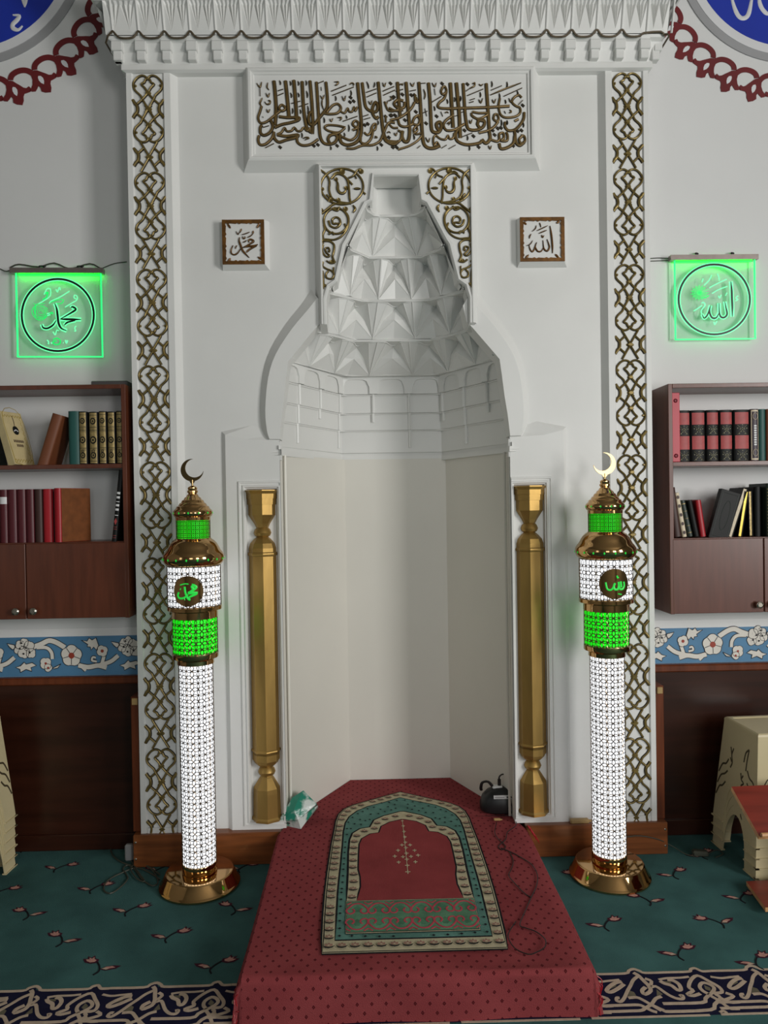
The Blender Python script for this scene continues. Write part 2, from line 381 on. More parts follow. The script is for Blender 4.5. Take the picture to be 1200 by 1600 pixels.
# border band traced once and repeated
by0 = -.986; by1 = -.788
fl.poly([(RX0, by0, H*.5), (RX1, by0, H*.5), (RX1, by1, H*.5), (RX0, by1, H*.5)], 1)
HB = H*.45
bc = fcrop(930, 1500, 4.444, 0)
ref = bc(265, 70); T = (bc(1085, 52)-ref).x
def bl(a, b_, off):
    p = bc(a, b_); return (p.x-ref.x+off, p.y, 0)
cream_lines = [
 ([(-25,101),(205,95),(232,76),(265,64),(310,78),(345,91),(500,87),(648,82),(662,66),(690,58),(720,71),(745,80),(797,78)], 16),
 ([(265,90),(300,110),(340,150),(370,180),(385,215),(345,240),(325,215),(350,190)], 20),
 ([(300,112),(265,140),(245,180),(225,215),(205,260),(180,290),(150,285),(150,265),(170,265)], 17),
 ([(345,130),(390,150),(380,190),(420,185),(480,225),(520,250),(570,270),(610,270),(605,248),(585,252)], 17),
 ([(230,265),(290,262),(340,285),(400,320),(460,355)], 17),
 ([(460,255),(420,270),(390,310),(350,335),(320,352),(240,356),(60,362),(-20,364)], 17),
 ([(-20,322),(200,316),(300,314),(340,328),(395,355),(430,365)], 17),
 ([(395,315),(470,350),(520,360),(800,348),(830,310),(870,265),(830,235),(880,225),(860,190),(790,150),(710,110),(665,140),(650,190),(680,215),(640,240),(680,250),(730,235)], 18),
 ([(470,305),(740,298),(765,270),(790,245),(815,225),(825,195),(790,170),(745,160),(725,185),(745,215),(790,240)], 18),
 ([(790,245),(860,285),(930,335),(960,340),(1000,340)], 17),
 ([(870,265),(930,295),(1000,294)], 17), ([(905,230),(960,252),(915,275),(880,285)], 17),
 ([(440,138),(500,128),(590,125),(650,118)], 13), ([(450,148),(480,165),(530,180),(570,210),(595,205),(580,170),(540,145),(500,138)], 20),
 ([(800,118),(870,128),(930,122),(1000,115)], 13), ([(1040,145),(1000,180),(960,200),(930,190),(945,160),(980,135),(1020,128)], 20),
 ([(865,365),(890,355),(915,372),(885,378)], 13), ([(-25,406),(380,395),(797,384)], 12)]
for k in range(-9, 12):
    off = ref.x+T*(k)
    if abs(off) > 3.6: continue
    for pts, wd in cream_lines:
        fl.stroke([bl(a, c_, off) for a, c_ in pts], wd*1.4/4.444*2.28/1150, NZ, H, 2, 3, flat=True)
    for bx_ in (265, 690): fl.poly([(bl(bx_-40, 90, off)[0], by1-.004, HB), (bl(bx_+45, 90, off)[0], by1-.004, HB), (bl(bx_+20, 90, off)[0], by1+.013, HB), (bl(bx_-15, 90, off)[0], by1+.013, HB)], 1)
    for pts in ([(240,215),(270,225),(290,258),(225,262)], [(425,205),(470,240),(430,262)], [(755,175),(800,195),(805,220),(765,205)], [(470,148),(520,150),(530,165),(490,160)], [(945,150),(985,140),(990,160),(950,180)]):
        fl.poly([tuple(Vector(bl(a, c_, off))+Vector((0, 0, H*.8))) for a, c_ in pts], 6)
struct(fl.build('floor', [teal, navy, cream_c, pink_c, wine_c, black_c, grey_c]))

# ---------------- painted white band, floral frieze, wainscot on each side of the mihrab
def mirrorx(fn, c=0.0): return lambda a, b: (lambda p: Vector((2*c-p.x, p.y, p.z)))(fn(a, b))
zfl, zfr = .0, -.018
for side, nm in ((-1, 1), (1, 2)):
    x0, x1 = (RX0, -1.089) if side < 0 else (1.089, RX1)
    dz = .008 if side < 0 else -.008
    b = MB(); b.box(x0, x1, WY-.004, WY, .93+dz, .965+dz); struct(b.build('trim_%d' % nm, whitewash))
    # frieze
    b = MB(); b.box(x0, x1, WY-.006, WY-.0005, .765, .93+dz, 0)
    m0 = crop(0, 970, 5.217, WY-.006)
    rp_ = m0(585, 285)
    def fm(a, c_, off, hh=0.0):
        p = m0(a, c_-(a-585)*-.012)-rp_
        X = p.x+off
        return Vector((rp_.x+X if side < 0 else -(rp_.x+X)-.015, WY-.0065-hh, .85+dz*.5+p.z*1.02))
    cl = .00268/5.217*1.06
    def leaf(pts, off):
        q = [fm(a, c_, off, .0012+random.random()*.0002) for a, c_ in pts]
        b.poly(q if side < 0 else q[::-1], 1); b.stroke(q, 6*cl, NY, .0012, 2, 1, closed=True, flat=True)
    def flower(x, y, r, n, off, ph=.3, eye=3, es=.28):
        pts = []
        for i in range(n*6):
            t = 2*pi*i/(n*6); rr = r*(.80+.2*abs(math.cos(n*(t+ph)/2))**.6)
            pts.append((x+rr*math.cos(t), y+rr*math.sin(t)))
        fj = .0014+random.random()*.0005; q = [fm(a, c_, off, fj) for a, c_ in pts]; b.poly(q if side < 0 else q[::-1], 1)
        b.stroke(q, (5 if r > 60 else 4)*cl, NY, .0002, 2, 1, closed=True, flat=True)
        for i in range(n if r > 60 else 0):
            t = -ph+2*pi*(i+.5)/n
            b.stroke([fm(x+.2*r*math.cos(t), y+.2*r*math.sin(t), off, fj), fm(x+.82*r*math.cos(t), y+.82*r*math.sin(t), off, fj)], 5*cl, NY, .0003, 2, 1, flat=True)
        q = [fm(x+es*r*math.cos(2*pi*i/10), y+es*r*math.sin(2*pi*i/10), off, .0026) for i in range(10)]
        b.poly(q if side < 0 else q[::-1], eye)
    for k in range(-5, 2):
        off = .4538*k
        if side < 0 and k > 0: lim = 1125
        for pts, wd in (([(270,222),(340,195),(400,168),(460,182),(530,222)], 38), ([(300,225),(380,225),(420,262),(428,315)], 26), ([(640,362),(720,376),(800,362),(870,378)], 36),
                        ([(830,352),(845,300),(852,268)], 26), ([(800,362),(900,330),(965,280)], 32), ([(790,330),(752,322),(758,296),(782,300)], 16), ([(640,350),(700,405)], 20)):
            q = [fm(a, c_, off, .0002) for a, c_ in pts]
            if max(abs(p.x) for p in q) > 3.9 or min(abs(p.x) for p in q) < 1.094: continue
            b.stroke(q, (wd+12)*cl, NY, .0001, 2, 4, flat=True); b.stroke(q, wd*cl, NY, .0007, 1, 4, flat=True)
        if off < -2.4: continue
        def ok(x): return abs(fm(x, 285, off).x) > 1.105
        for lf in ([(130,385),(170,372),(200,342),(215,358),(265,345),(300,368),(255,385),(262,415),(215,400),(170,425),(165,400)], [(430,388),(500,352),(475,385),(448,392)], [(60,195),(120,205),(128,228),(105,245),(80,225)],
                   [(665,160),(712,168),(728,142),(752,158),(785,140),(806,200),(788,238),(765,215),(745,238),(738,215),(712,212),(718,195)]):
            if ok(max(p[0] for p in lf)): leaf(lf, off)
        if ok(670): flower(585, 285, 88, 5, off)
        for x, y, r in ((165,205,38),(200,185,36),(240,215,45),(255,270,42),(195,265,50),(150,245,36)):
            if ok(300): flower(x, y, r, 4, off, random.random(), 1, .2)
        if ok(430): flower(375, 350, 50, 4, off, .8, 3, .2); flower(395, 385, 34, 3, off, .2, 3)
        if ok(890): flower(835, 245, 48, 4, off, .5, 3)
        for x, y in ((165,235),(215,228),(195,275),(245,265),(178,190)):
            if ok(x+90): b.poly([fm(x+9*math.cos(2*pi*i/8), y+8*math.sin(2*pi*i/8), off, .0034) for i in range(8)], 2)
    struct(b.build('trim_%d' % (nm+2), [frz_blue, frz_white, frz_line, frz_red]))
    # wainscot: recessed board, rounded cap and skirting
    b = MB(); b.box(x0, x1, WY-.018, WY-.0005, .0, .73, 0)
    b.box(x0, x1, WY-.034, WY-.0005, .73, .764, 1, .006); b.box(x0, x1, WY-.03, WY-.0005, 0, .07, 0, .004)
    struct(b.build('trim_%d' % (nm+4), [wood_panel, wood]))

# =================================================================== MIHRAB
mih = thing('mihrab', 'white plaster prayer niche with muqarnas hood, gold relief borders and Arabic panel', 'mihrab', (0, 0, 0))
ZB = .135; HX = 1.089; FY = .03
XC = .003
b = MB()
for s in (-1, 1):                                        # outer side walls
    b.poly([(s*HX, 0, ZB), (s*HX, WY+.01, ZB), (s*HX, WY+.01, 3.35), (s*HX, 0, 3.35)])
# plain field round the niche
for (x0, x1, z0, z1) in ((-.9, -.486, ZB, 3.31), (.486, .9, ZB, 3.31), (-.486, .486, 2.9, 3.31), (-.486, -.285, 2.28, 2.9), (.325, .486, 2.28, 2.9), (-.486, -.42, 2.12, 2.28), (.42, .486, 2.12, 2.28)):
    b.poly([(x0, FY, z0), (x1, FY, z0), (x1, FY, z1), (x0, FY, z1)])
b.build('field_panel', plaster, mih)
# border frames with the sunk lattice bands
for s in (-1, 1):
    b = MB()
    X = [s*HX, s*1.068, s*1.062, s*.940, s*.934, s*.908, s*.884]
    Y = [0, 0, .007, .007, 0, 0, FY]
    for i in range(6):
        b.poly([(X[i], Y[i], ZB), (X[i+1], Y[i+1], ZB), (X[i+1], Y[i+1], 3.31), (X[i], Y[i], 3.31)])
    b.box(min(s*1.062, s*.94), max(s*1.062, s*.94), .0, .008, ZB, ZB+.022)
    b.build('border_frame', plaster, mih)

# gold strapwork lattice
LS = .0002853
def lattice(cx):
    b = MB(); per = 1405*LS; z0 = 3.290; w = 28*LS
    def st(pts, z, wd=w, closed=False, sgns=(1, -1)):
        for s in sgns:
            b.stroke([(cx+s*x*LS, .007, z-y*LS) for x, y in pts], wd*1.3, NY, .0085, 0, 3, closed, edge=1)
    def knot(y, z, rx=40, rz=26):
        c = Vector((cx, .0, z-y*LS)); n = 10
        ring = [c+Vector((rx*LS*math.cos(2*pi*i/n), .007, rz*LS*math.sin(2*pi*i/n))) for i in range(n)]
        r2 = [c+Vector((rx*.6*LS*math.cos(2*pi*i/n), -.003, rz*.6*LS*math.sin(2*pi*i/n))) for i in range(n)]
        b.loops([ring, r2], 0, True, False, True, True)
    def blob(x, y, z, r):
        for s in (1, -1):
            c = Vector((cx+s*x*LS, 0, z-y*LS)); n = 8
            b.loops([[c+Vector((r*LS*math.cos(2*pi*i/n), .007, r*LS*math.sin(2*pi*i/n))) for i in range(n)], [c+Vector((r*.5*LS*math.cos(2*pi*i/n), -.001, r*.5*LS*math.sin(2*pi*i/n))) for i in range(n)]], 0, True, False, True, True)
    lobe = [(3,52),(22,15),(75,-6),(140,18),(195,80),(210,140),(185,205),(130,258),(105,285),(85,330),(20,440),(-45,530)]
    dia = [(0,245),(45,170),(92,118),(48,92),(28,48),(3,50)]
    outw = [(0,245),(75,330),(155,402)]
    brk = [(225,345),(195,390),(165,425),(155,475),(165,525),(195,560),(225,605)]
    mir = lambda pts, c: [(x, 2*c-y) for x, y in pts]
    for k in range(8):
        z = z0-per*k
        for pts in (lobe, dia, outw): st(pts, z); st(mir(pts, 475), z)
        st(brk, z, w*1.5); knot(245, z, 48, 32); knot(475, z, 55, 36); knot(705, z, 48, 32); knot(1170, z, 62, 32)
        blob(182, 138, z, 22); blob(182, 950-138, z, 22)
        r3 = [(120,958),(60,1060),(-15,1185)]; st(r3, z)
        r4 = [(78,1045),(150,1112)]; st(r4, z)
        b4 = [(225,1045),(190,1085),(160,1125),(155,1170),(165,1220),(195,1255),(225,1300)]
        if k < 7:
            st(mir(r3, 1170), z); st(mir(r4, 1170), z); st(b4, z, w*1.5)
        else:
            st(b4[:5], z, w*1.5); st([(0,1170),(40,1235),(90,1280),(150,1235),(165,1210)], z)
    o = b.build('gold_lattice', [gold_relief, relief_shade], mih); o['label'] = 'bronze-gold strapwork band in the %s border' % ('left' if cx < 0 else 'right')
lattice(-1.001); lattice(1.001)

# ---- cornice
b = MB()
prof = [(.0,3.300),(-.014,3.306),(-.014,3.325),(-.012,3.332),(-.022,3.37),(-.036,3.400),(-.052,3.408),(-.056,3.418)]
prof2 = [(-.058,3.420),(-.094,3.535),(-.104,3.538),(-.104,3.548),(-.112,3.556),(-.112,3.585),(-.125,3.60),(-.125,3.66)]
def sweep(pr, m=0):
    for i in range(len(pr)-1):
        (ya, za), (yb, zb) = pr[i], pr[i+1]; xa = HX-ya; xb = HX-yb
        b.poly([(-xa, ya, za), (xa, ya, za), (xb, yb, zb), (-xb, yb, zb)], m)
        for s in (-1, 1):
            b.poly([(s*xa, ya, za), (s*xb, yb, zb), (s*xb, WY, zb), (s*xa, WY, za)], m)
sweep(prof); sweep(prof2[1:]); sweep([(-.034, 3.414), (-.066, 3.537), (-.104, 3.5385)]); b.poly([(-HX, 0, 3.300), (HX, 0, 3.300), (HX, FY+.01, 3.300), (-HX, FY+.01, 3.300)])
b.poly([(-1.214, -.125, 3.66), (1.214, -.125, 3.66), (1.214, WY, 3.66), (-1.214, WY, 3.66)])
BAY = .1038; XS = -1.118
def pend(x, side=None):
    def bx(w, ya, yb, z0, z1):
        if side is None: b.box(x-w/2, x+w/2, yb, ya, z0, z1, 0, .003)
        else: b.box(min(side*(HX-ya), side*(HX-yb)), max(side*(HX-ya), side*(HX-yb)), x-w/2, x+w/2, z0, z1, 0, .003)
    bx(.036, -.008, -.040, 3.332, 3.392); bx(.046, -.016, -.050, 3.366, 3.404)
    if side is None:
        b.add([(x-.022, -.049, 3.403), (x+.022, -.049, 3.403), (x+.022, -.02, 3.403), (x-.022, -.02, 3.403), (x, -.060, 3.424)], [(0, 1, 4), (1, 2, 4), (2, 3, 4), (3, 0, 4)])
def bay(xa, xb, f=None):
    """pleated fan panel of the upper zone between two ribs"""
    f = f or (lambda t, d, z: (t, d, z))
    def q(t, d, k):                                       # k 0 bottom .. 1 top
        y = -.058-.036*k; z = 3.420+.115*k; return f(xa+(xb-xa)*t, y+d, z)
    n = 12; bot = []; top = []
    dep = [0, .012, .002, .016, .003, .018, .004, .020, .002, .016, .002, .012, 0]
    for i in range(n+1):
        t = i/n; top.append(q(.06+.88*t, dep[i], .9-.0*abs(t-.5)))
    for h, (i0, i1, ap) in enumerate(((0, 6, .30), (6, 12, .74))):
        A = q(ap, -.003, .12)
        for i in range(i0, i1): b.add([A, top[i+1], top[i]], [(0, 1, 2)])
        if h == 0: A0 = A
    A1 = A
    bl_, br_, tl, tr = q(0, 0, 0), q(1, 0, 0), q(0, 0, 1), q(1, 0, 1)
    b.add([bl_, q(.06, 0, .9), A0], [(0, 1, 2)]); b.add([bl_, A0, A1, br_], [(0, 1, 2, 3)]); b.add([A0, top[6], A1], [(0, 1, 2)]); b.add([br_, A1, q(.94, 0, .9)], [(0, 1, 2)])
    b.add([bl_, tl, q(.06, 0, .9)], [(0, 1, 2)]); b.add([br_, q(.94, 0, .9), tr], [(0, 1, 2)])
    for i in range(n): b.add([top[i], top[i+1], q((i+1)/n, 0, 1), q(i/n, 0, 1)], [(0, 1, 2, 3)])
cord = []
nb = 22
for i in range(nb+1):
    x = XS+BAY*i
    if i < nb:
        x1 = x+BAY if i < nb-1 else HX+.060
        bay(x if i else -HX-.060, x1)
    if i < nb: pend(x if i else XS+.008)
    b.stroke([(x, -.058, 3.42), (x*1.0+.0, -.094, 3.535)], .010, Vector((0, -1, -.3)).normalized(), .006, 0, 1)
    cord += [(x-.004, -.067, 3.4275), (x+.004, -.067, 3.4275), (x+.013, -.064, 3.417), (x+.026, -.062, 3.407), (x+.050, -.061, 3.4045), (x+.078, -.062, 3.407), (x+.091, -.064, 3.417)] if i < nb-1 else []
cord += [(HX+.03, -.066, 3.421), (HX+.045, -.062, 3.410), (HX+.064, -.064, 3.404)]
for s in (-1, 1):
    for k in range(2):
        y0 = .18-.12*k; y1 = max(-.06, y0-.12)
        bay(y0, y1, lambda t, d, z, s=s: (s*(HX-(d)), t, z)); pend(.11-.12*k, s)
b.build('cornice', plaster, mih)
b = MB(); b.tube([(-HX-.062, .1, 3.405), (-HX-.066, -.04, 3.400)]+cord+[(HX+.064, .1, 3.404)], .0042, 6, 0, 2)
o = b.build('cornice_cord', cordm, mih); o['label'] = 'thin dark bronze scalloped line along the cornice'

# ---- calligraphy panel
def rect_rings(b, rings, m=0, cap=True):
    rs = [[(x0, y, z0), (x1, y, z0), (x1, y, z1), (x0, y, z1)] for (x0, x1, z0, z1, y) in rings]
    b.loops(rs, m, True, False, cap)
b = MB()
rect_rings(b, [(-.615, .635, 2.898, 3.32, FY), (-.588, .606, 2.928, 3.31, -.02), (-.582, .600, 2.934, 3.303, -.024), (-.573, .590, 2.942, 3.296, -.024), (-.568, .584, 2.948, 3.291, -.016), (-.562, .578, 2.954, 3.286, -.016), (-.558, .574, 2.958, 3.282, -.010)])
cp = b.build('calligraphy_panel', plaster, mih)
b = MB(); h = .0065
m1 = crop(390, 100, 5.217, -.0100); m2 = crop(610, 100, 5.0, -.0100)
sc1 = .00268/5.217*.985; sc2 = .00268/5.0*.985
C1 = [
 (28, [(198,140),(205,200),(215,330),(214,420),(208,500)]), (28, [(292,140),(300,210),(312,330),(322,440)]), (28, [(360,135),(368,220),(378,350),(384,470)]),
 (26, [(428,145),(432,220),(438,330),(448,430),(466,515),(490,550),(515,560)]), (26, [(492,140),(500,220),(510,350),(516,480),(512,572)]),
 (24, [(545,150),(552,250),(560,380),(568,520),(578,600),(605,645),(650,655),(695,640),(715,600),(695,575),(655,585),(640,615),(655,650)]),
 (24, [(622,150),(632,250),(634,345),(605,395),(560,450),(530,490),(495,495),(480,450),(490,405),(505,390)]),
 (20, [(600,402),(650,410),(715,402),(745,362),(720,328),(680,338),(645,375),(628,398)]), (16, [(735,385),(775,402),(800,362),(812,390),(838,388),(852,352),(862,385),(878,352)]),
 (26, [(880,155),(890,260),(905,400),(912,520),(900,600),(860,645),(800,662),(752,645),(735,605),(738,575)]),
 (24, [(918,155),(930,250),(945,345),(980,382),(1030,390),(1045,350),(1028,312),(1005,350),(1002,400),(1030,445),(1050,430)]),
 (26, [(1048,150),(1058,250),(1070,380),(1085,520),(1100,590),(1130,640),(1180,655),(1215,630)]),
 (20, [(290,352),(262,335),(240,362),(262,385),(290,372),(288,345)]), (20, [(250,385),(200,425),(140,472),(90,482),(70,440),(85,390),(98,345)]),(14,[(98,345),(85,320),(105,280)]),
 (24, [(240,430),(310,438),(400,438),(395,460),(330,480),(260,495),(205,520)]), (24, [(225,578),(300,590),(392,578),(380,600),(300,620),(240,638),(205,610),(195,570)]),
 (24, [(170,455),(190,510),(165,560),(120,582),(90,565),(88,520),(102,500)]), (22, [(200,555),(180,610),(130,655),(85,658),(70,620),(78,585)]),
 (18, [(225,575),(262,558),(285,522),(305,550),(345,545),(365,520),(390,548),(420,545),(442,520),(470,548),(498,522),(490,558)]), (22, [(385,590),(392,640),(435,665),(500,655),(560,615)]),
 (20, [(840,540),(880,522),(886,480),(860,465),(840,490),(862,515),(890,512)]), (20, [(887,520),(870,590),(820,622),(745,592)]), (18, [(782,520),(720,505),(640,500),(612,520),(640,545),(700,560),(740,555),(778,522)]),
 (20, [(740,560),(690,575),(650,580)]), (18, [(935,560),(960,580),(985,562),(1005,500),(1030,492),(1022,538),(992,532),(1005,500)]), (20, [(1005,550),(990,610),(950,650),(908,640),(905,600)]),
 (20, [(790,690),(850,690),(920,665),(1000,662),(1060,632),(1085,582),(1130,485),(1185,480)]), (16,[(1100,310),(1130,380),(1180,385),(1215,370)]), (16,[(1110,430),(1110,480)]), (18,[(1085,590),(1120,640),(1190,640)]),
 (13, [(665,225),(790,175)]), (13, [(675,258),(850,190)]), (13, [(760,470),(880,428)]), (12, [(230,222),(275,208)]), (12, [(230,260),(278,240)]), (12, [(340,325),(415,305)]), (12, [(400,352),(480,325)]),
 (12, [(950,235),(1035,205)]), (12, [(955,272),(1035,238)]), (12, [(1085,225),(1180,185)]), (12, [(1090,258),(1185,215)]), (12, [(925,430),(970,415)]), (12, [(930,455),(985,440)]), (12, [(110,520),(160,505)]), (14, [(130,685),(200,650)]), (10, [(560,160),(605,142)]),
 (12, [(60,160),(85,192),(100,150)]), (11, [(86,195),(88,265)]), (11, [(135,240),(150,270),(165,240)]), (11, [(140,370),(150,395),(168,372)]), (11, [(655,450),(665,470),(680,445)]), (11, [(755,265),(770,300),(785,262)]), (11, [(578,260),(595,285),(610,255)]), (11, [(595,285),(590,330),(605,375)]),
 (11, [(1085,155),(1097,185),(1112,155)]), (11, [(970,305),(985,330),(1000,300)]), (11, [(1098,310),(1110,332),(1130,300)]), (11,[(1145,265),(1160,285),(1135,305)]),
 (11, [(150,155),(143,190),(160,215)]), (11, [(110,430),(112,440)]), (12, [(125,310),(140,330),(165,325),(168,302),(150,302)]), (11, [(435,610),(460,600),(485,605),(450,622)]), (11, [(690,150),(725,150),(712,170),(695,178)]), (11, [(815,170),(832,158),(850,165),(845,180)]), (10,[(1120,565),(1135,555),(1150,565)]),
 (11,[(585,190),(588,220)]), (11,[(715,440),(750,440),(735,465)]), (11,[(1020,590),(1040,600),(1015,605)])]
V1 = [(245,145,255,165),(330,150,338,170),(395,150,402,170),(460,145,465,170),(335,245,345,270),(395,245,405,265),(465,230,475,270),(350,370,352,400),(412,380,418,400),(475,350,478,400),(700,270,705,295),(825,225,830,255),(605,445,612,475),(425,570,430,595),(660,680,665,695),(1040,680,1045,700),(808,505,812,545),(1045,470,1050,490),(1020,160,1015,185),(955,155,975,195),(785,430,795,440),(772,570,775,590)]
D1 = [(250,680),(525,668),(558,660),(715,668),(820,312),(850,305),(825,275),(940,500),(965,490),(1110,430),(1150,422),(1185,420),(1075,660),(1170,680),(1137,600),(1178,270),(1150,160)]
C2 = [
 (26, [(55,145),(62,250),(70,340),(78,425)]), (26, [(122,145),(132,260),(142,400),(150,530),(138,600),(108,605),(90,565),(95,525)]), (26, [(222,145),(230,250),(240,400),(248,530),(260,620),(292,655),(340,658),(380,642)]),
 (26, [(297,150),(308,270),(315,400),(322,510),(345,535),(380,530),(398,492),(388,455),(360,470),(370,508),(400,515)]), (28, [(468,150),(475,260),(482,380),(490,500)]), (28, [(515,150),(525,260),(538,400),(545,580)]),
 (24, [(568,155),(575,260),(585,400),(600,490),(625,515),(680,515),(725,490),(735,450),(702,430),(680,470),(702,505)]), (26, [(748,155),(755,260),(765,400),(772,520),(778,585),(745,620),(715,592)]),
 (18, [(400,190),(425,178),(438,215),(410,240),(395,215),(408,186)]), (20, [(437,218),(420,270),(385,300),(370,330),(392,346),(460,350)]), (22, [(440,350),(600,345),(760,340),(930,330)]),
 (18, [(1025,265),(1000,245),(965,265),(950,300),(980,330),(1012,345),(1012,385),(975,412),(900,420),(860,395),(845,330),(855,270)]), (12,[(1000,320),(1035,285)]),
 (12, [(780,245),(900,195),(1020,150)]), (12, [(885,255),(1028,190)]), (11, [(785,208),(870,172)]), (11, [(590,215),(640,180)]), (12, [(600,250),(725,198)]), (12, [(325,300),(400,255)]),
 (22, [(1045,380),(1040,430),(1010,480),(970,515),(920,520),(895,490),(895,455)]), (18, [(1000,432),(970,448)]), (20, [(1030,562),(1005,590),(1020,622),(1050,605),(1046,568),(1020,560)]), (24, [(1045,612),(1010,637),(980,612),(972,540),(965,510)]), (24, [(972,560),(960,620),(910,655),(862,662),(850,622)]),
 (20, [(778,590),(830,606),(850,590),(850,550),(880,540),(886,580),(862,600),(910,600),(915,560),(905,535)]), (24, [(715,600),(690,620),(600,632),(535,612),(512,582),(512,540),(530,505)]),
 (18, [(640,375),(690,385),(760,385),(752,402),(690,430),(642,412),(632,385)]), (18, [(838,398),(815,395),(805,430),(830,450),(846,430),(836,395)]), (20, [(842,450),(810,492),(760,522),(690,540)]), (18, [(630,400),(690,440),(735,450)]),
 (20, [(495,400),(435,440),(415,480),(440,520),(500,515),(545,490),(578,470)]), (16, [(500,540),(490,580),(462,586),(450,560),(432,590),(402,590),(380,580),(352,560),(335,590),(342,640),(362,612),(382,640),(386,655)]),
 (16, [(180,545),(210,522),(202,490),(180,518),(200,550),(245,545),(222,592),(150,640),(60,670)]), (18, [(190,240),(195,290),(215,302),(200,262)]), (20, [(190,300),(165,345),(120,390),(60,425),(0,440)]), (22, [(102,290),(60,282),(28,312),(60,345),(105,340),(112,300)]), (18, [(-10,345),(40,367),(100,360)]),
 (20, [(225,400),(190,420),(175,465),(215,477),(230,440),(215,405)]), (20, [(175,470),(120,492),(75,480),(60,440)]), (18, [(-20,600),(30,607),(75,600),(86,540),(60,520)]), (16, [(-10,470),(20,500),(60,500)]), (14,[(40,215),(100,200)]),(12,[(150,215),(200,205)]),
 (11, [(155,150),(172,175),(188,148)]), (11, [(325,150),(345,180),(360,150)]), (11, [(690,280),(705,305),(722,270)]), (11, [(795,280),(808,305),(825,275)]), (11, [(925,270),(940,300),(955,265)]), (11, [(615,440),(625,465),(640,435)]), (11, [(275,575),(295,610),(310,580)]), (11, [(765,640),(778,665),(790,640)]), (11,[(30,540),(42,560),(55,535)]),
 (10, [(65,172),(80,160),(95,165),(100,152)]), (10, [(690,160),(705,170),(725,160)]), (10, [(425,385),(440,378),(455,385)]), (11, [(235,155),(275,152)]), (12, [(640,158),(658,150),(655,175),(620,195)]), (11, [(210,660),(235,640)]), (11, [(400,660),(440,635)]), (11, [(455,665),(510,635)]), (13, [(615,305),(650,295)]), (11, [(620,285),(660,272)]), (11, [(255,385),(290,370)]),
 (11, [(260,200),(272,240),(265,278)]), (11, [(345,195),(352,245)]), (11, [(270,350),(285,410)]), (10,[(545,385),(570,375)]), (10,[(505,410),(530,402)]), (11,[(395,375),(410,412)]), (12,[(550,575),(640,540)]), (12,[(440,470),(465,455),(455,480)]), (11,[(890,370),(900,390)]), (11,[(930,360),(945,375),(925,385)])]
V2 = [(500,270,505,290),(547,260,550,285),(910,150,912,180),(990,220,998,245),(790,145,795,175),(700,230,705,255),(865,445,870,480),(1035,465,1042,490),(615,650,620,670),(600,570,605,590),(340,340,350,360),(850,240,855,270),(895,290,903,305),(180,560,190,585),(440,285,450,305),(910,450,915,470)]
D2 = [(405,155),(280,465),(362,410),(800,520),(840,505),(865,500),(815,555),(995,525),(1025,520),(960,640),(1035,325),(690,650),(650,565),(580,520),(165,245),(190,245),(20,265),(95,240),(10,402),(40,405),(115,440),(200,375),(20,652),(50,652),(603,160)]
for mm, sc, CC, VV, DD in ((m1, sc1, C1, V1, D1), (m2, sc2, C2, V2, D2)):
    for wd, pts in CC: b.stroke([mm(a, c_) for a, c_ in pts], wd*sc*1.18, NY, h, 0, 4, taper=wd < 15, edge=1)
    for x0, y0, x1, y1 in VV: b.stroke([mm(x0, y0-8), mm((x0+x1)/2+2, (y0+y1)/2), mm(x1-4, y1+8)], 15*sc, NY, h*.8, 1, 3, taper=True)
    for x, y in DD: b.stroke([mm(x-10, y-9), mm(x, y), mm(x+10, y+9)], 24*sc, NY, h*.8, 1, 1)
o = b.build('calligraphy', [gold_letter, relief_shade], cp); o['label'] = 'gold raised Arabic calligraphy in two interlaced lines'

# ---- spandrel plate over the hood mouth
OPEN_L = [(511,505),(510,467),(515,448),(527,439),(539.5,383),(544,376),(573,318),(581.5,313),(584,275)]
sy = -.018
opl = [P(u, v, sy) for u, v in OPEN_L]
SCX = .022
opening = [(p.x, p.z) for p in opl]+[(2*SCX-p.x, p.z) for p in reversed(opl)]
xl, xr, zt, zb_ = -.302, .344, 2.912, opening[0][1]-.005
def offs(poly, d):
    """offset an open polyline to its left"""
    out = []
    for i, p in enumerate(poly):
        a = Vector(poly[max(i-1, 0)]); c_ = Vector(poly[min(i+1, len(poly)-1)]); t = (c_-a); t = Vector((t.x, t.y)).normalized()
        out.append((p[0]-t.y*d, p[1]+t.x*d))
    return out
b = MB()
def band(polyA, ya, polyB, yb, m=0):
    b.loops([[(x, ya, z) for x, z in polyA], [(x, yb, z) for x, z in polyB]], m, False)
o0 = [(opening[0][0], zb_)]+opening[1:-1]+[(opening[-1][0], zb_)]
o1 = offs(o0, .005); o2 = offs(o0, .012); o3 = offs(o0, .017)
fix = lambda q: [(q[0][0], zb_)]+q[1:-1]+[(q[-1][0], zb_)]
o1, o2, o3 = fix(o1), fix(o2), fix(o3)
band(o0, .10, o0, sy+.004); band(o0, sy+.004, o1, sy-.004); band(o1, sy-.004, o2, sy-.004); band(o2, sy-.004, o3, sy+.006)
yfl = sy+.008
fr = .016
outer = [(xl+fr, zb_), (xl+fr, zt-fr), (xr-fr, zt-fr), (xr-fr, zb_)]
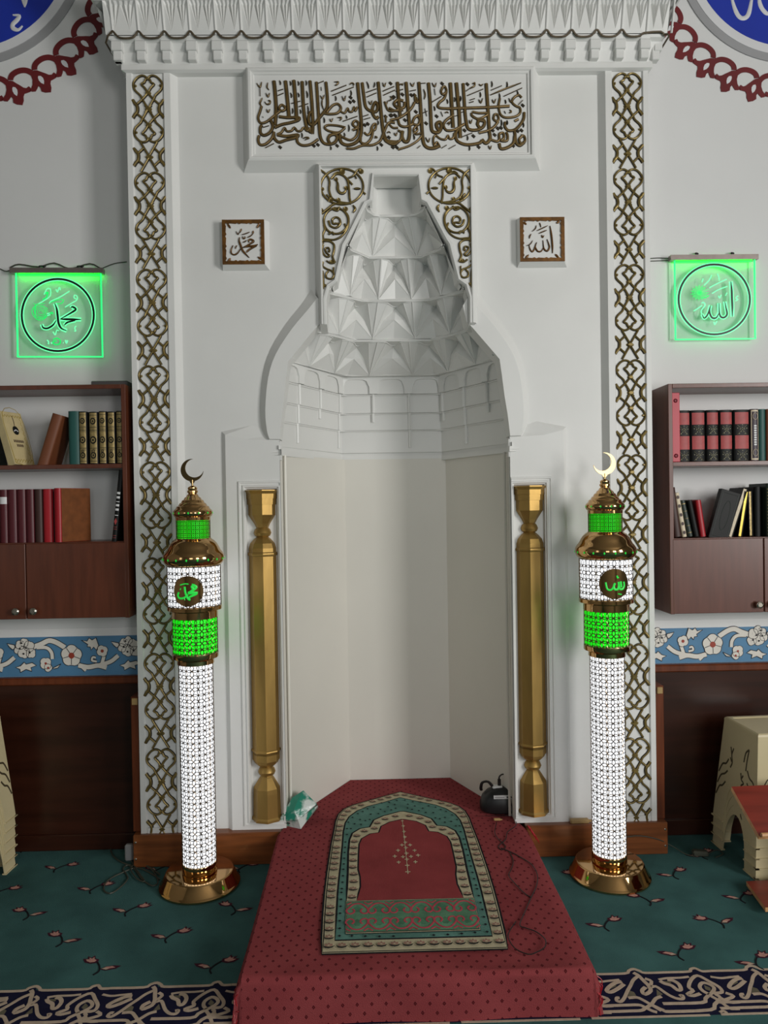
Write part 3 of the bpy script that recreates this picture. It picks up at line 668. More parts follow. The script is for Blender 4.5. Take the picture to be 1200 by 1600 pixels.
# floor of the spandrels: quads from the mouth out to the frame
def side_floor(seq, xe):
    for i in range(len(seq)-1):
        (xa, za), (xb, zb2) = seq[i], seq[i+1]
        b.poly([(xa, yfl, za), (xe, yfl, za), (xe, yfl, zb2), (xb, yfl, zb2)])
n_ = len(o3)//2
side_floor(o3[:n_]+[(o3[n_-1][0], zt-fr)], xl+fr); side_floor([(o3[n_][0], zt-fr)]+o3[n_:], xr-fr)
b.poly([(o3[n_-1][0], yfl, o3[n_-1][1]), (o3[n_][0], yfl, o3[n_][1]), (o3[n_][0], yfl, zt-fr), (o3[n_-1][0], yfl, zt-fr)])
for k, (ea, ya, eb, yb) in enumerate(((fr, yfl, fr-.005, sy-.006), (fr-.005, sy-.006, .006, sy-.006), (.006, sy-.006, 0, sy), (0, sy, -.026, FY+.012))):
    A = [(xl+ea, zb_), (xl+ea, zt-ea), (xr-ea, zt-ea), (xr-ea, zb_)]; B = [(xl+eb, zb_), (xl+eb, zt-eb), (xr-eb, zt-eb), (xr-eb, zb_)]
    b.loops([[(x, ya, z) for x, z in A], [(x, yb, z) for x, z in B]], 0, False)
for s in (0, 1):                                          # feet
    xa, xb = (xl, o0[0][0]) if s == 0 else (o0[-1][0], xr)
    b.poly([(xa, sy-.004, zb_), (xb, sy-.004, zb_), (xb+(.0 if s == 0 else -.0), .06, zb_-.022), (xa, .06, zb_-.022)])
sp = b.build('spandrel_frame', plaster, mih)
m5 = crop(490, 250, 6.4, yfl); s5 = .00268/6.4
AR = [
 (22, [(285+212*math.cos(t*pi/12), 268+178*math.sin(t*pi/12)) for t in range(24)], True),
 (22, [(65,100),(130,150),(160,220),(155,300),(185,385),(260,420),(300,430),(375,437)], False), (22, [(175,190),(230,142),(300,160),(340,210),(355,300),(360,380),(375,440)], False),
 (30, [(225,195),(242,240),(242,295),(268,332),(310,328),(330,288)], False), (18, [(350,182),(400,160),(440,105),(475,95)], False), (20, [(325,180),(390,250)], False), (26, [(402,292),(435,288),(470,291)], False), (20, [(490,320),(520,345)], False),
 (22, [(80,540),(150,482),(200,445),(290,430)], False), (20, [(130,350),(160,385),(150,420)], False), (16,[(200,150),(240,125),(285,150)],False), (16,[(410,150),(430,190)],False),
 (22, [(225+122*math.cos(t*pi/10), 612+128*math.sin(t*pi/10)) for t in range(20)], True),
 (22, [(150,610),(170,662),(225,680),(268,640),(258,590),(220,575),(187,600),(197,640),(232,635)], False), (20, [(300,500),(345,560),(350,640),(320,715),(270,772),(200,800),(120,795),(85,812),(100,840)], False), (22, [(105,650),(112,700),(92,755),(105,812)], False),
 (22, [(100,812),(160,815),(205,850),(202,920),(190,970),(215,1030)], False), (20, [(95,850),(88,920),(130,970),(160,958),(130,930),(115,892),(150,880),(162,912)], False), (20, [(95,1020),(90,1060),(130,1090),(180,1110),(205,1150),(180,1190),(132,1180),(125,1142),(150,1112)], False), (18, [(130,1010),(170,1035),(212,1030)], False), (26, [(95,1110),(95,1200),(102,1292)], False),
 (26, [(395,455),(415,490),(395,530)], False), (18,[(260,470),(240,510),(195,500)],False), (20,[(150,745),(190,725),(205,755)],False), (18,[(310,640),(330,690)],False), (16,[(200,1130),(200,1075)],False)]
BL = [(225,195,22),(285,118,32),(325,282,22),(475,115,28),(90,292,18),(80,502,20),(210,490,22),(320,490,26),(180,1020,22),(110,1255,18),(245,640,14),(155,915,14),(250,400,22),(180,395,22)]
for s in (-1, 1):
    b = MB(); f5 = m5 if s < 0 else mirrorx(m5, SCX)
    for wd, pts, cl_ in AR: b.stroke([f5(a, c_) for a, c_ in pts], wd*s5*1.1, NY, .008, 0, 3, cl_, taper=not cl_ and wd > 24, edge=1)
    for x, y, r in BL:
        c = f5(x, y); n = 9
        b.loops([[c+Vector((r*s5*math.cos(2*pi*i/n), 0, r*s5*math.sin(2*pi*i/n))) for i in range(n)], [c+Vector((r*.7*s5*math.cos(2*pi*i/n), -.008, r*.7*s5*math.sin(2*pi*i/n))) for i in range(n)], [c+Vector((r*.3*s5*math.cos(2*pi*i/n), -.006, r*.3*s5*math.sin(2*pi*i/n))) for i in range(n)]], 0, True, False, True, True)
    o = b.build('arabesque', [gold_relief, relief_shade], sp); o['label'] = 'gold scrolling vine relief filling one upper corner of the frame'

# ---- raised arch surround beside the hood
ay = .0
arch_out = [(416.5,688),(409,672),(406,636),(410,583),(422,545),(446,506),(470,476),(486,452)]
arch_in = [(421,686),(417,672),(414.5,640),(419,590),(431,553),(456,514),(481,484),(496,465)]
mouth = [(437,686),(440,652),(444,623),(447,591),(450,565),(490,516),(500,505),(505,480)]
for s in (-1, 1):
    b = MB()
    mm = (lambda u, v, Y: P(u, v, Y)) if s < 0 else (lambda u, v, Y: (lambda p: Vector((.006-p.x, p.y, p.z)))(P(u, v, Y)))
    A = [mm(u, v, FY) for u, v in arch_out]; B = [mm(u, v, ay) for u, v in arch_in]; Cc = [mm(u, v, ay) for u, v in mouth]
    A = catmull(A, 3); B = catmull(B, 3)
    b.loops([A, B], 0, False, smooth=True)
    b.poly(B+Cc[::-1])
    D = [p+Vector((0, .12, 0)) for p in Cc]; b.loops([Cc, D], 0, False)
    b.poly([A[0], B[0], Cc[0], D[0], Vector((D[0].x, FY, A[0].z))])
    b.build('arch_surround', plaster, mih)

# ---- hood of stacked muqarnas tiers
b = MB()
HC = .004
def plan(a, bb, d, y0=.02, yf=.085, hc=None):
    hc = HC if hc is None else hc
    pts = [(-a, y0), (-a, min(yf, d*.35)), (-bb, d), (bb, d), (a, min(yf, d*.35)), (a, y0)]
    L_ = [0]
    for i in range(1, len(pts)): L_.append(L_[-1]+math.dist(pts[i-1], pts[i]))
    def f(s):
        t = max(0, min(1, s))*L_[-1]
        for i in range(1, len(pts)):
            if t <= L_[i]+1e-9:
                k = (t-L_[i-1])/(L_[i]-L_[i-1]); return Vector((hc+pts[i-1][0]+(pts[i][0]-pts[i-1][0])*k, pts[i-1][1]+(pts[i][1]-pts[i-1][1])*k, 0))
    f.cs = [l/L_[-1] for l in L_]
    return f
AX = Vector((HC, -.12, 0))
def inw(p): v = AX-p; v.z = 0; return v.normalized()
def at(f, s, z, d=0.0): p = f(s); q = p+inw(p)*d; return Vector((q.x, q.y, z))
def ringpts(f, z, d=0., n=None):
    ss = f.cs if n is None else [i/n for i in range(n+1)]
    return [at(f, s, z, d) for s in ss]
lip = plan(.490, .250, .56, y0=.002); g0 = plan(.487, .247, .545); g1 = plan(.480, .243, .535); g2 = plan(.472, .238, .522); g3 = plan(.462, .232, .505)
def strip(f, z0, z1, g=None, d=0.): b.loops([ringpts(f, z0, d), ringpts(g or f, z1, d)], 0, False)
strip(lip, 1.712, 1.735, None, .012); b.loops([ringpts(lip, 1.722, -.0), ringpts(lip, 1.722, -.06)], 0, False); strip(lip, 1.735, 1.752); b.loops([ringpts(lip, 1.712, .012), ringpts(lip, 1.712, -.02)], 0, False); b.loops([ringpts(lip, 1.735, .012), ringpts(lip, 1.735, 0)], 0, False); b.loops([ringpts(lip, 1.752), ringpts(g0, 1.752)], 0, False)
bands = [(g0, 1.752, 1.862), (g1, 1.862, 1.945), (g2, 1.945, 2.035), (g3, 2.035, 2.115)]
for i, (g, z0, z1) in enumerate(bands):
    strip(g, z0, z1)
    nx = bands[i+1][0] if i < 3 else g3
    b.loops([ringpts(g, z1), ringpts(nx, z1)], 0, False)
    cs = ringpts(g, z1-.004, .003); b.stroke(cs[0:6], .008, NZ, .0, 0, 1) if False else None
    b.tube([at(g, s, z1-.004, .003) for s in [k/30 for k in range(31)]], .0038, 6, 0, 1)
# vertical ribs and round-headed scallops of the upper bands
NS = 9
for k in range(1, NS):
    s = k/NS
    zt0 = 1.775 if k % 2 else 1.90
    for zz0, zz1, g in ((max(zt0, 1.752), 1.862, g0), (max(zt0, 1.862), 1.945, g1), (1.945, 2.035, g2)):
        if zz1 > zz0+.01:
            p0 = at(g, s, zz0, .004); p1 = at(g, s, zz1, .004); b.tube([p0, p1], .0075, 6, 0, 1)
def arch_cells(f, z0, z1, N, rec, rise=.55):
    for i in range(N):
        sA, sB = i/N, (i+1)/N; mS = .12/N
        W = 10; arc = []
        for j in range(W+1):
            t = j/W; x = sA+mS+(sB-sA-2*mS)*t
            z = z1-.012-(z1-z0-.012)*rise*(1-math.sqrt(max(0, 1-(2*t-1)**4)))
            arc.append((x, z))
        fr_ = [at(f, x, z, .010) for x, z in arc]; bk = [at(f, x, z, -rec) for x, z in arc]
        top = [at(f, x, z1, .010) for x, z in arc]
        bot = [at(f, x, z0, -rec) for x, z in arc]
        b.loops([top, fr_], 0, False); b.loops([fr_, bk], 0, False, smooth=True); b.loops([bk, bot], 0, False)
        for (x, za), sd in ((arc[0], sA), (arc[-1], sB)):
            b.poly([at(f, sd, z0, .010), at(f, x, z0, .010), at(f, x, za, .010), at(f, x, z1, .010), at(f, sd, z1, .010)])
            b.poly([at(f, x, z0, .010), at(f, x, za, .010), at(f, x, za, -rec), at(f, x, z0, -rec)])
arch_cells(g3, 2.035, 2.117, NS, .012)
def muq(fb, z0, ft, z1, N, nextf, off=0.0, rec=.045, fw=.016):
    zr = z1-.010
    kn = []
    cells = []
    ss = [i/N for i in range(N+1)] if not off else [0]+[(i+.5)/N for i in range(N)]+[1]
    for i in range(len(ss)-1):
        a, c_ = ss[i], ss[i+1]; m_ = (a+c_)/2; q1 = a+(m_-a)*.55; q2 = c_-(c_-m_)*.55
        dz = (z1-z0)
        f0 = at(fb, a, z0, fw); f1 = at(fb, c_, z0, fw); fm_ = at(fb, m_, z0, .004)
        H0 = at(ft, a, zr, fw*.7); H1 = at(ft, c_, zr, fw*.7)
        Q1 = at(ft, q1, zr, .004); Q2 = at(ft, q2, zr, .004)
        A = at(ft, m_, zr-dz*.07, -rec)
        mixf = at(ft, m_, z0+dz*.50).lerp(at(fb, m_, z0+dz*.50), .55)
        Cn = mixf+inw(mixf)*.010
        Cl = at(ft, a+(m_-a)*.45, z0+dz*.52).lerp(at(fb, a+(m_-a)*.45, z0+dz*.52), .5); Cr = at(ft, c_-(c_-m_)*.45, z0+dz*.52).lerp(at(fb, c_-(c_-m_)*.45, z0+dz*.52), .5)
        Cl = Cl-inw(Cl)*.012; Cr = Cr-inw(Cr)*.012
        T3 = lambda *p: b.add(p, [tuple(range(len(p)))])
        T3(f0, Q1, H0); T3(f0, Cl, Q1); T3(Cl, A, Q1); T3(f0, Cn, Cl); T3(Cl, Cn, A); T3(f0, fm_, Cn)
        T3(f1, H1, Q2); T3(f1, Q2, Cr); T3(Cr, Q2, A); T3(f1, Cr, Cn); T3(Cr, A, Cn); T3(f1, Cn, fm_)
        # soffit and fascia above each cell
        zs = [(a, H0), (q1, Q1), (m_, A), (q2, Q2), (c_, H1)]
        for (sa, pa), (sb, pb) in zip(zs[:-1], zs[1:]):
            ea, eb = at(ft, sa, zr, fw), at(ft, sb, zr, fw)
            T3(pa, pb, eb, ea)
            T3(ea, eb, at(ft, sb, z1, fw), at(ft, sa, z1, fw))
            na, nb_ = at(nextf, sa, z1), at(nextf, sb, z1)
            T3(at(ft, sa, z1, fw), at(ft, sb, z1, fw), nb_, na)
        if 0 < a < 1: b.tube([f0, f0.lerp(H0, .5)+inw(f0)*.001, H0], .0035, 5, 0, 1)
        for (p, q_) in ((f0, Q1), (f1, Q2), (f0, Cn), (f1, Cn)): b.tube([p, q_], .0014, 4, 0, 1)
        # small arched lip along the cell head
        b.tube([H0, Q1+Vector((0, 0, -.002)), A.lerp(Q1, .4), A.lerp(Q2, .4), Q2+Vector((0, 0, -.002)), H1], .003, 5, 0, 2)
    for ga, za in ((fb, z0+.001), (ft, z1-.003)):
        b.tube([at(ga, k/24, za, fw if ga is ft else fw*.6) for k in range(25)], .003, 5, 0, 1)
UC = .020
M1b = plan(.458, .230, .47); M1t = plan(.352, .185, .29, hc=.012); M2b = plan(.345, .178, .29, hc=.014); M2t = plan(.300, .15, .20, hc=UC); M3b = plan(.292, .148, .205, hc=UC); M3t = plan(.214, .12, .175, hc=UC); M4b = plan(.214, .12, .18, hc=UC); M4t = plan(.140, .088, .115, hc=UC); TPb = plan(.108, .075, .12, hc=UC)
b.loops([ringpts(g3, 2.117, .010, 40), ringpts(M1b, 2.117, .0, 40)], 0, False)
muq(M1b, 2.117, M1t, 2.250, 7, M2b, rec=.07)
muq(M2b, 2.250, M2t, 2.405, 5, M3b, rec=.062, fw=.020)
muq(M3b, 2.405, M3t, 2.585, 5, M4b, rec=.058, fw=.026)
muq(M4b, 2.585, M4t, 2.745, 3, TPb, rec=.045, fw=.022)
strip(TPb, 2.745, 2.875); b.poly(ringpts(TPb, 2.868))
b.build('muqarnas_hood', plaster, mih)

# ---- plain lower niche
b = MB()
nw = [(-.482, .012), (-.482, .092), (-.228, .548), (.27, .548), (.490, .092), (.490, .012)]
b.loops([[(x, y, ZB-.02) for x, y in nw], [(x, y, 1.72) for x, y in nw]], 0, False)
nl = [(-.470, .088), (-.222, .54), (.264, .54), (.478, .088)]
for i in (0, 3): b.tube([(nl[i][0], nl[i][1], ZB), (nl[i][0], nl[i][1], 1.715)], .006, 6, 0, 1)
b.build('niche_wall', plaster_niche, mih)
for xa, xb in ((-.491, -.476), (.482, .497)):
    b = MB(); b.box(xa, xb, .013, .05, 1.69, 1.765); b.build('lip_block', plaster, mih)

# ---- pilaster strips with framed sinks for the columns
for s in (-1, 1):
    b = MB(); py = .012
    X = lambda x: s*x+(.0 if s < 0 else .004)
    xo, xi = .710, .483; zt2 = 1.762; hx0, hx1, hz0, hz1 = .628, .497, .175, 1.572
    b.loops([[(X(.728), FY, ZB), (X(.728), FY, 1.815)], [(X(xo), py, ZB), (X(xo), py, 1.80)]], 0, False)
    b.poly([(X(xo), py, ZB), (X(hx0), py, ZB), (X(hx0), py, 1.78), (X(xo), py, 1.80)])
    b.poly([(X(xo), py, 1.80), (X(.728), FY, 1.815), (X(.6), FY, 1.84), (X(hx0), py, 1.78)]); b.poly([(X(hx0), py, 1.78), (X(.6), FY, 1.84), (X(xi), FY-.001, 1.80), (X(xi), py, 1.772)])
    b.poly([(X(hx0), py, hz1), (X(xi), py, hz1), (X(xi), py, 1.772), (X(hx0), py, 1.78)]); b.poly([(X(hx0), py, ZB), (X(xi), py, ZB), (X(xi), py, hz0), (X(hx0), py, hz0)])
    b.poly([(X(hx1), py, hz0), (X(xi), py, hz0), (X(xi), py, hz1), (X(hx1), py, hz1)])
    # stepped moulding round the sink
    def ring(e, y): return [(X(hx0+e), y, hz0-e*.7), (X(hx1-min(e, .012)), y, hz0-e*.7), (X(hx1-min(e, .012)), y, hz1+e), (X(hx0+e), y, hz1+e)]
    b.loops([ring(.032, py), ring(.030, py-.006), ring(.024, py-.006), ring(.022, py-.002), ring(.016, py-.002), ring(.012, py-.007), ring(.007, py-.007), ring(.0, py+.006), ring(-.008, FY+.012)], 0, True)
    b.poly([(X(hx0), FY+.012, hz0), (X(hx1), FY+.012, hz0), (X(hx1), FY+.012, hz1), (X(hx0), FY+.012, hz1)])
    o = b.build('column_frame', plaster, mih)
    # gold engaged column: capital, bead, shaft, bead, base (eight-sided)
    cx_ = -.563 if s < 0 else .568; cy_ = .030; o8 = .14 if s < 0 else -.16
    col = MB(); R8 = .0585
    col.lathe([(R8*1.0, .428), (R8*1.0, 1.305)], (cx_, cy_, 0), 8, 0, False, o8)
    col = col.build('column', gold_col, mih); col['label'] = 'gold painted eight-sided column standing in a niche-side recess'
    c2 = MB(); c2.lathe([(.026, 1.408), (.034, 1.425), (.058, 1.462), (.058, 1.505), (.062, 1.505), (.063, 1.53), (.066, 1.53), (.067, 1.55), (.074, 1.562), (.074, 1.566)], (cx_, cy_, 0), 8, 0, False, o8)
    for zz, rr in ((1.490, .060), (1.512, .064)):
        for k in (0, 1):
            a = -pi/2+(.45 if k == 0 else -.45)*1
    c2.build('capital', gold_col, col)
    c3 = MB(); c3.lathe([(.022, 1.368), (.032, 1.374), (.037, 1.386), (.032, 1.400), (.024, 1.408)], (cx_, cy_, 0), 32, 0, True); c3.build('bead', gold_col, col); c3 = MB()
    c3.lathe([(.022, .358), (.032, .364), (.037, .376), (.032, .390), (.024, .398)], (cx_, cy_, 0), 32, 0, True); c3.build('bead', gold_col, col)
    c4 = MB(); c4.lathe([(R8, 1.288), (.0625, 1.292), (.0635, 1.297), (.0625, 1.302), (R8, 1.306), (R8, 1.322), (.052, 1.342), (.038, 1.358), (.024, 1.370)], (cx_, cy_, 0), 8, 0, False, o8); c4.build('collar', gold_col, col); c4 = MB()
    c4.lathe([(.024, .396), (.038, .404), (.050, .414), (.057, .432), (R8, .455), (R8, .462), (.0625, .465), (.0635, .469), (.0625, .473), (R8, .477)], (cx_, cy_, 0), 8, 0, False, o8); c4.build('collar', gold_col, col)
    c5 = MB(); c5.lathe([(.066, .176), (.066, .185), (.060, .192), (.058, .29), (.057, .31), (.03, .352), (.024, .36)], (cx_, cy_, 0), 8, 0, False, o8)
    for k in (3, 4, 5, 6):
        pass
    c5.build('column_base', gold_col, col)
# ---- wooden plinth
b = MB(); b.box(.525, 1.128, -.017, WY-.035, 0.0, ZB, 0, .003); pl = b.build('plinth', wood_h, mih)
b = MB(); b.box(-1.118, -.50, -.017, WY-.035, 0.0, ZB, 0, .003)
pl = b.build('plinth', wood_h, mih); pl['label'] = 'low walnut-coloured wooden plinth boards'
for x in (-1.108, 1.118):
    for z in (.035, .105):
        b = MB(); c = Vector((x, -.017, z)); n = 10
        b.loops([[c+Vector((.0055*math.cos(2*pi*i/n), 0, .0055*math.sin(2*pi*i/n))) for i in range(n)], [c+Vector((.003*math.cos(2*pi*i/n), -.003, .003*math.sin(2*pi*i/n))) for i in range(n)]], 0, True, False, True, True)
        b.build('screw_cap', steel, pl)
# corner boards beside the mihrab
for s in (-1, 1):
    b = MB(); x0, x1 = (-1.128, -1.092) if s < 0 else (1.096, 1.132)
    b.box(x0, x1, .02, WY-.035, ZB if s < 0 else ZB, .705, 0, .002)
    o = b.build('corner_board', wood, None); tag(o, 'narrow upright brown board against the %s side of the prayer niche' % ('left' if s < 0 else 'right'), 'board')
    b = MB(); b.box((x0+x1)/2-.012, (x0+x1)/2+.012, .012, .0195, .672, .700, 0, .002); bk = b.build('cover_clip', tan, o)

# =================================================================== square calligraphy plaques on the mihrab
def plaque(x0, x1, z0, z1, cr, s0, strokes, corners, label):
    root = thing('calligraphy_plaque', label, 'plaque', ((x0+x1)/2, FY, z0))
    L0 = Vector(root.location)
    def bld(b, name, m, par=None):
        b.v = [tuple(Vector(v)-L0) for v in b.v]; return b.build(name, m, par or root)
    b = MB(); e = .024
    b.loops([[(x0-e*.3, FY, z0-e*.7), (x1+e*.7, FY, z0-e*.7), (x1+e*.7, FY, z1+.004), (x0-e*.3, FY, z1+.004)], [(x0, .0, z0), (x1, .0, z0), (x1, .0, z1), (x0, .0, z1)]], 0, True, False, True)
    bld(b, 'tile', plaster)
    b = MB(); y = -.0002; t = .015
    n = 22
    def edge(p0, p1, nrm):
        A = []; B = []
        for i in range(n+1):
            q = p0.lerp(p1, i/n); A.append(q); B.append(q+nrm*(t+.0016*math.sin(i*2.1)+.0012*((i % 2)*2-1)))
        dy = .005+.0003*(len(b.v) % 7); A2 = [p+Vector((0, -dy, 0)) for p in A]; B2 = [p+Vector((0, -dy, 0)) for p in B]
        b.loops([A, A2, B2, B], 0, False)
    c = [Vector((x0, y, z0)), Vector((x1, y, z0)), Vector((x1, y, z1)), Vector((x0, y, z1))]
    for i, nr in enumerate((Vector((0, 0, 1)), Vector((-1, 0, 0)), Vector((0, 0, -1)), Vector((1, 0, 0)))): edge(c[i]+Vector((0, -.0004*i, 0)), c[(i+1) % 4]+Vector((0, -.0004*i, 0)), nr)
    for a in corners: b.stroke([cr(*a[0]), cr((a[0][0]+a[1][0])/2, (a[0][1]+a[1][1])/2), cr(*a[1])], 46*s0, NY, .006, 0, 3, taper=True)
    bld(b, 'border', gold_rust)
    b = MB()
    for wd, pts in strokes: b.stroke([cr(*p) for p in pts], wd*s0, NY, .006, 0, 4, taper=True, edge=1)
    bld(b, 'lettering', [gold_rust, relief_shade])
MUH = [(46, [(500,520),(490,590),(520,680),(560,780),(620,850),(690,920)]), (34, [(525,740),(460,830),(390,862),(335,830),(335,760),(372,680)]), (46, [(690,620),(675,580),(715,560),(765,580),(765,605),(700,650),(580,715)]), (48, [(560,722),(650,695),(760,690),(860,660)]), (40, [(840,690),(720,742),(655,790),(640,820)]),
       (20, [(540,470),(620,445),(700,415)]), (20, [(650,525),(710,495),(765,450)]), (22, [(560,622),(600,605),(640,580)]), (28, [(560,500),(570,545),(605,530),(605,500)]), (22, [(435,400),(462,460),(495,425)]), (26, [(500,430),(525,385),(540,350)]), (36, [(770,390),(765,420),(760,450)]), (22, [(420,745),(425,710),(450,680)]), (34, [(580,720),(640,690),(700,700),(800,680)])]
ALL = [(42, [(770,340),(790,450),(808,600),(818,740),(820,850)]), (36, [(715,590),(740,660),(760,740),(725,805),(680,795),(652,740),(640,610)]), (34, [(650,740),(612,808),(550,818),(510,772),(495,720),(520,650)]), (32, [(525,650),(495,720),(470,790),(430,822),(392,760),(380,690)]), (20, [(450,612),(400,680),(330,712)]), (30, [(420,490),(392,530),(388,575)]), (22, [(440,442),(500,385),(515,330)]), (22, [(525,430),(620,385),(725,335)]), (24, [(560,482),(630,450),(710,420)]), (22, [(575,280),(590,320),(602,365)]), (32, [(615,510),(630,552),(660,520)])]
plaque(-.7035, -.529, 2.506, 2.690, crop(335, 330, 12.63, 0), .00268/12.63, MUH, [((260,250),(320,340)), ((890,250),(840,335)), ((860,905),(930,955)), ((320,930),(270,1000))], 'small square white plaque with gold Arabic name, left of the niche hood')
plaque(.539, .7265, 2.506, 2.690, crop(795, 325, 12, 0), .00268/12, ALL, [((270,260),(330,315)), ((950,250),(890,290)), ((870,870),(930,930)), ((370,880),(310,950))], 'small square white plaque with gold Arabic name, right of the niche hood')

# =================================================================== carpeted platform with woven prayer arch
plat = thing('prayer_platform', 'low red dotted carpeted platform with woven prayer arch running into the niche', 'platform', (0, -.4, 0))
po = Vector(plat.location)
b = MB(); PX0, PX1, PYF = -.503, .518, -.972
core = MB(); core.box(PX0+.012, PX1-.012, PYF+.012, -.019, 0.0, .12)
core.v = [tuple(Vector(v)-po) for v in core.v]; core.build('platform_core', wood_h, plat)
rows = []
R = .022; TOPZ = .135
prof_f = [(PYF, .002, 0)]                                  # (y, z, arclen) front profile
def section(y, z): return (y, z)
line = [(PYF-.006, .001), (PYF-.003, .05), (PYF, TOPZ-R)]
for k in range(1, 6):
    a = k/5*pi/2; line.append((PYF+R-R*math.cos(a), TOPZ-R+R*math.sin(a)))
ys = [-.9, -.75, -.6, -.45, -.3, -.15, -.03, .092]
line += [(y, TOPZ) for y in ys]
arc = [0]
for i in range(1, len(line)): arc.append(arc[-1]+math.dist(line[i-1], line[i]))
NXD = 24
vid = {}; vs = []; uvs = []
for i, (y, z) in enumerate(line):
    for j in range(NXD+1):
        t = j/NXD; inn = y > -.02
        xx0, xx1 = (-.478, .486) if inn and y > .0 else (PX0, PX1)
        x = xx0+(xx1-xx0)*t
        zz = z+(.0025*math.sin(x*9+y*5)+.002*math.sin(y*14-x*4) if z >= TOPZ-.001 else 0)
        if i < 3: y_ = y-.004*math.sin(x*14)
        else: y_ = y
        vid[i, j] = len(vs); vs.append((x, y_, zz)); uvs.append((x, arc[i]))
fs = [(vid[i, j], vid[i, j+1], vid[i+1, j+1], vid[i+1, j]) for i in range(len(line)-1) for j in range(NXD)]
# sides that drape to the floor
nl_ = len(line)
for s, j in ((-1, 0), (1, NXD)):
    prev = None
    idxs = [i for i in range(nl_-1)]
    for i in idxs:
        top = vid[i, j]; x, y, z = vs[top]; r1 = len(vs)
        col_ = [top]
        for q, (dx, zf) in enumerate(((.012, .9), (.020, .7), (.024, .35), (.030, .0))):
            vs.append((x+s*dx*(1 if i > 2 else .4), y, max(.001, z*zf))); uvs.append((x+s*(dx+.135*(1-zf)), arc[i])); col_.append(len(vs)-1)
        if prev:
            for q in range(4): fs.append((prev[q], prev[q+1], col_[q+1], col_[q]))
        prev = col_
# trapezoid inside the niche
n0 = len(vs)
for (x, y) in ((-.478, .092), (.486, .092), (.268, .545), (-.226, .545)): vs.append((x, y, TOPZ)); uvs.append((x, arc[-1]+(y-.092)))
fs.append((n0, n0+1, n0+2, n0+3))
b.add([tuple(Vector(v)-po) for v in vs], fs, 0, True)
carp = b.build('red_carpet', dotted, plat, sharp=60)
ul = carp.data.uv_layers.new(name='weave')
for pg in carp.data.polygons:
    for li in pg.loop_indices: ul.data[li].uv = uvs[carp.data.loops[li].vertex_index]
carp['label'] = 'worn red carpet with rows of small dark dots'
# frayed fringe at the front corners
b = MB()
for s, x0 in ((1, PX1+.012), (-1, PX0-.012), ):
    for k in range(34):
        y = PYF+.005+random.uniform(-.01, .035); z = random.uniform(.02, .115); x = x0+s*random.uniform(-.004, .004)
        b.tube([(x-po.x, y-po.y, z), (x+s*random.uniform(.004, .014)-po.x, y+random.uniform(-.01, .01)-po.y, z-.01), (x+s*random.uniform(.002, .014)-po.x, y-.006-po.y, max(.003, z-.03))], .0012, 4, 0, 2)
for k in range(26):
    t = random.random(); x = PX1+.012+t*.012; y = -.02-t*.12; z = .14-t*.004
    b.tube([(x-po.x, y-po.y, z), (x+.008-po.x, y+random.uniform(-.01, .01)-po.y, z-.004), (x+random.uniform(.008, .016)-po.x, y-po.y, z-.02)], .0012, 4, 0, 2)
o = b.build('frayed_fringe', B_red, plat); o['kind'] = 'stuff'
# woven arch
g6 = fcrop(490, 1230, 5.926, TOPZ)
def half(pts): return [g6(a, c_) for a, c_ in pts]
OUT = half([(800,55),(640,100),(480,145),(370,177),(290,212),(240,260),(214,325),(200,410),(175,530),(152,680),(132,820),(112,1000),(97,1200),(87,1400),(80,1552)])
CRI = half([(800,106),(650,150),(500,188),(400,230),(325,285),(288,345),(270,430),(260,560),(245,720),(230,850),(216,1000),(205,1200),(196,1440)])
TEI = half([(800,240),(650,280),(560,320),(522,385),(430,400),(362,442),(336,505),(325,620),(322,800),(315,950),(305,1080)])
INI = half([(810,312),(700,337),(620,378),(600,435),(520,447),(440,492),(416,545),(411,640),(407,780),(425,850),(428,940),(408,1010),(398,1080)])
axis = g6(806, 400).x
# the carpet lies a hair skewed: mirror about its own axis line
ax_top = g6(800, 55).x; ax_bot = F(648.5, 1489, TOPZ).x
def axx(y): 
    y0, y1 = OUT[0].y, OUT[-1].y; return ax_top+(ax_bot-ax_top)*(y0-y)/(y0-y1)
def full(hf): return hf+[Vector((2*axx(p.y)-p.x, p.y, p.z)) for p in reversed(hf[0 if abs(hf[0].x-axx(hf[0].y)) > .004 else 1:])]
mo = MB(); hz = TOPZ+.0045
def lay(hf, m, k, grow=0.0):
    pts = full(hf); c = sum((p for p in pts), Vector())/len(pts)
    if grow:
        q = []
        n = len(pts)
        for i in range(n):
            t = (pts[(i+1) % n]-pts[i-1]); nrm = Vector((t.y, -t.x, 0)).normalized()
            if nrm.dot(pts[i]-c) < 0: nrm = -nrm
            q.append(pts[i]+nrm*grow)
        pts = q
    mo.poly([(p.x-po.x, p.y-po.y, hz+.0004*k) for p in pts], m)
lay(OUT, 0, 0, .0085); lay(OUT, 1, 1, .002); lay(OUT, 0, 2, -.001); lay(OUT, 1, 3, -.0045); lay(CRI, 0, 4, .001); lay(CRI, 2, 5, -.0055); lay(TEI, 0, 6, .006); lay(TEI, 1, 7, -.002); lay(INI, 0, 8, .001); lay(INI, 3, 9, -.005)
PB = half([(302,1080),(300,1380)])
lay(PB, 0, 10, .004); lay(PB, 1, 11, .001); lay(PB, 0, 12, -.003); lay(PB, 4, 13, -.006)
def lp(p, k): return (p.x-po.x, p.y-po.y, hz+.0004*k)
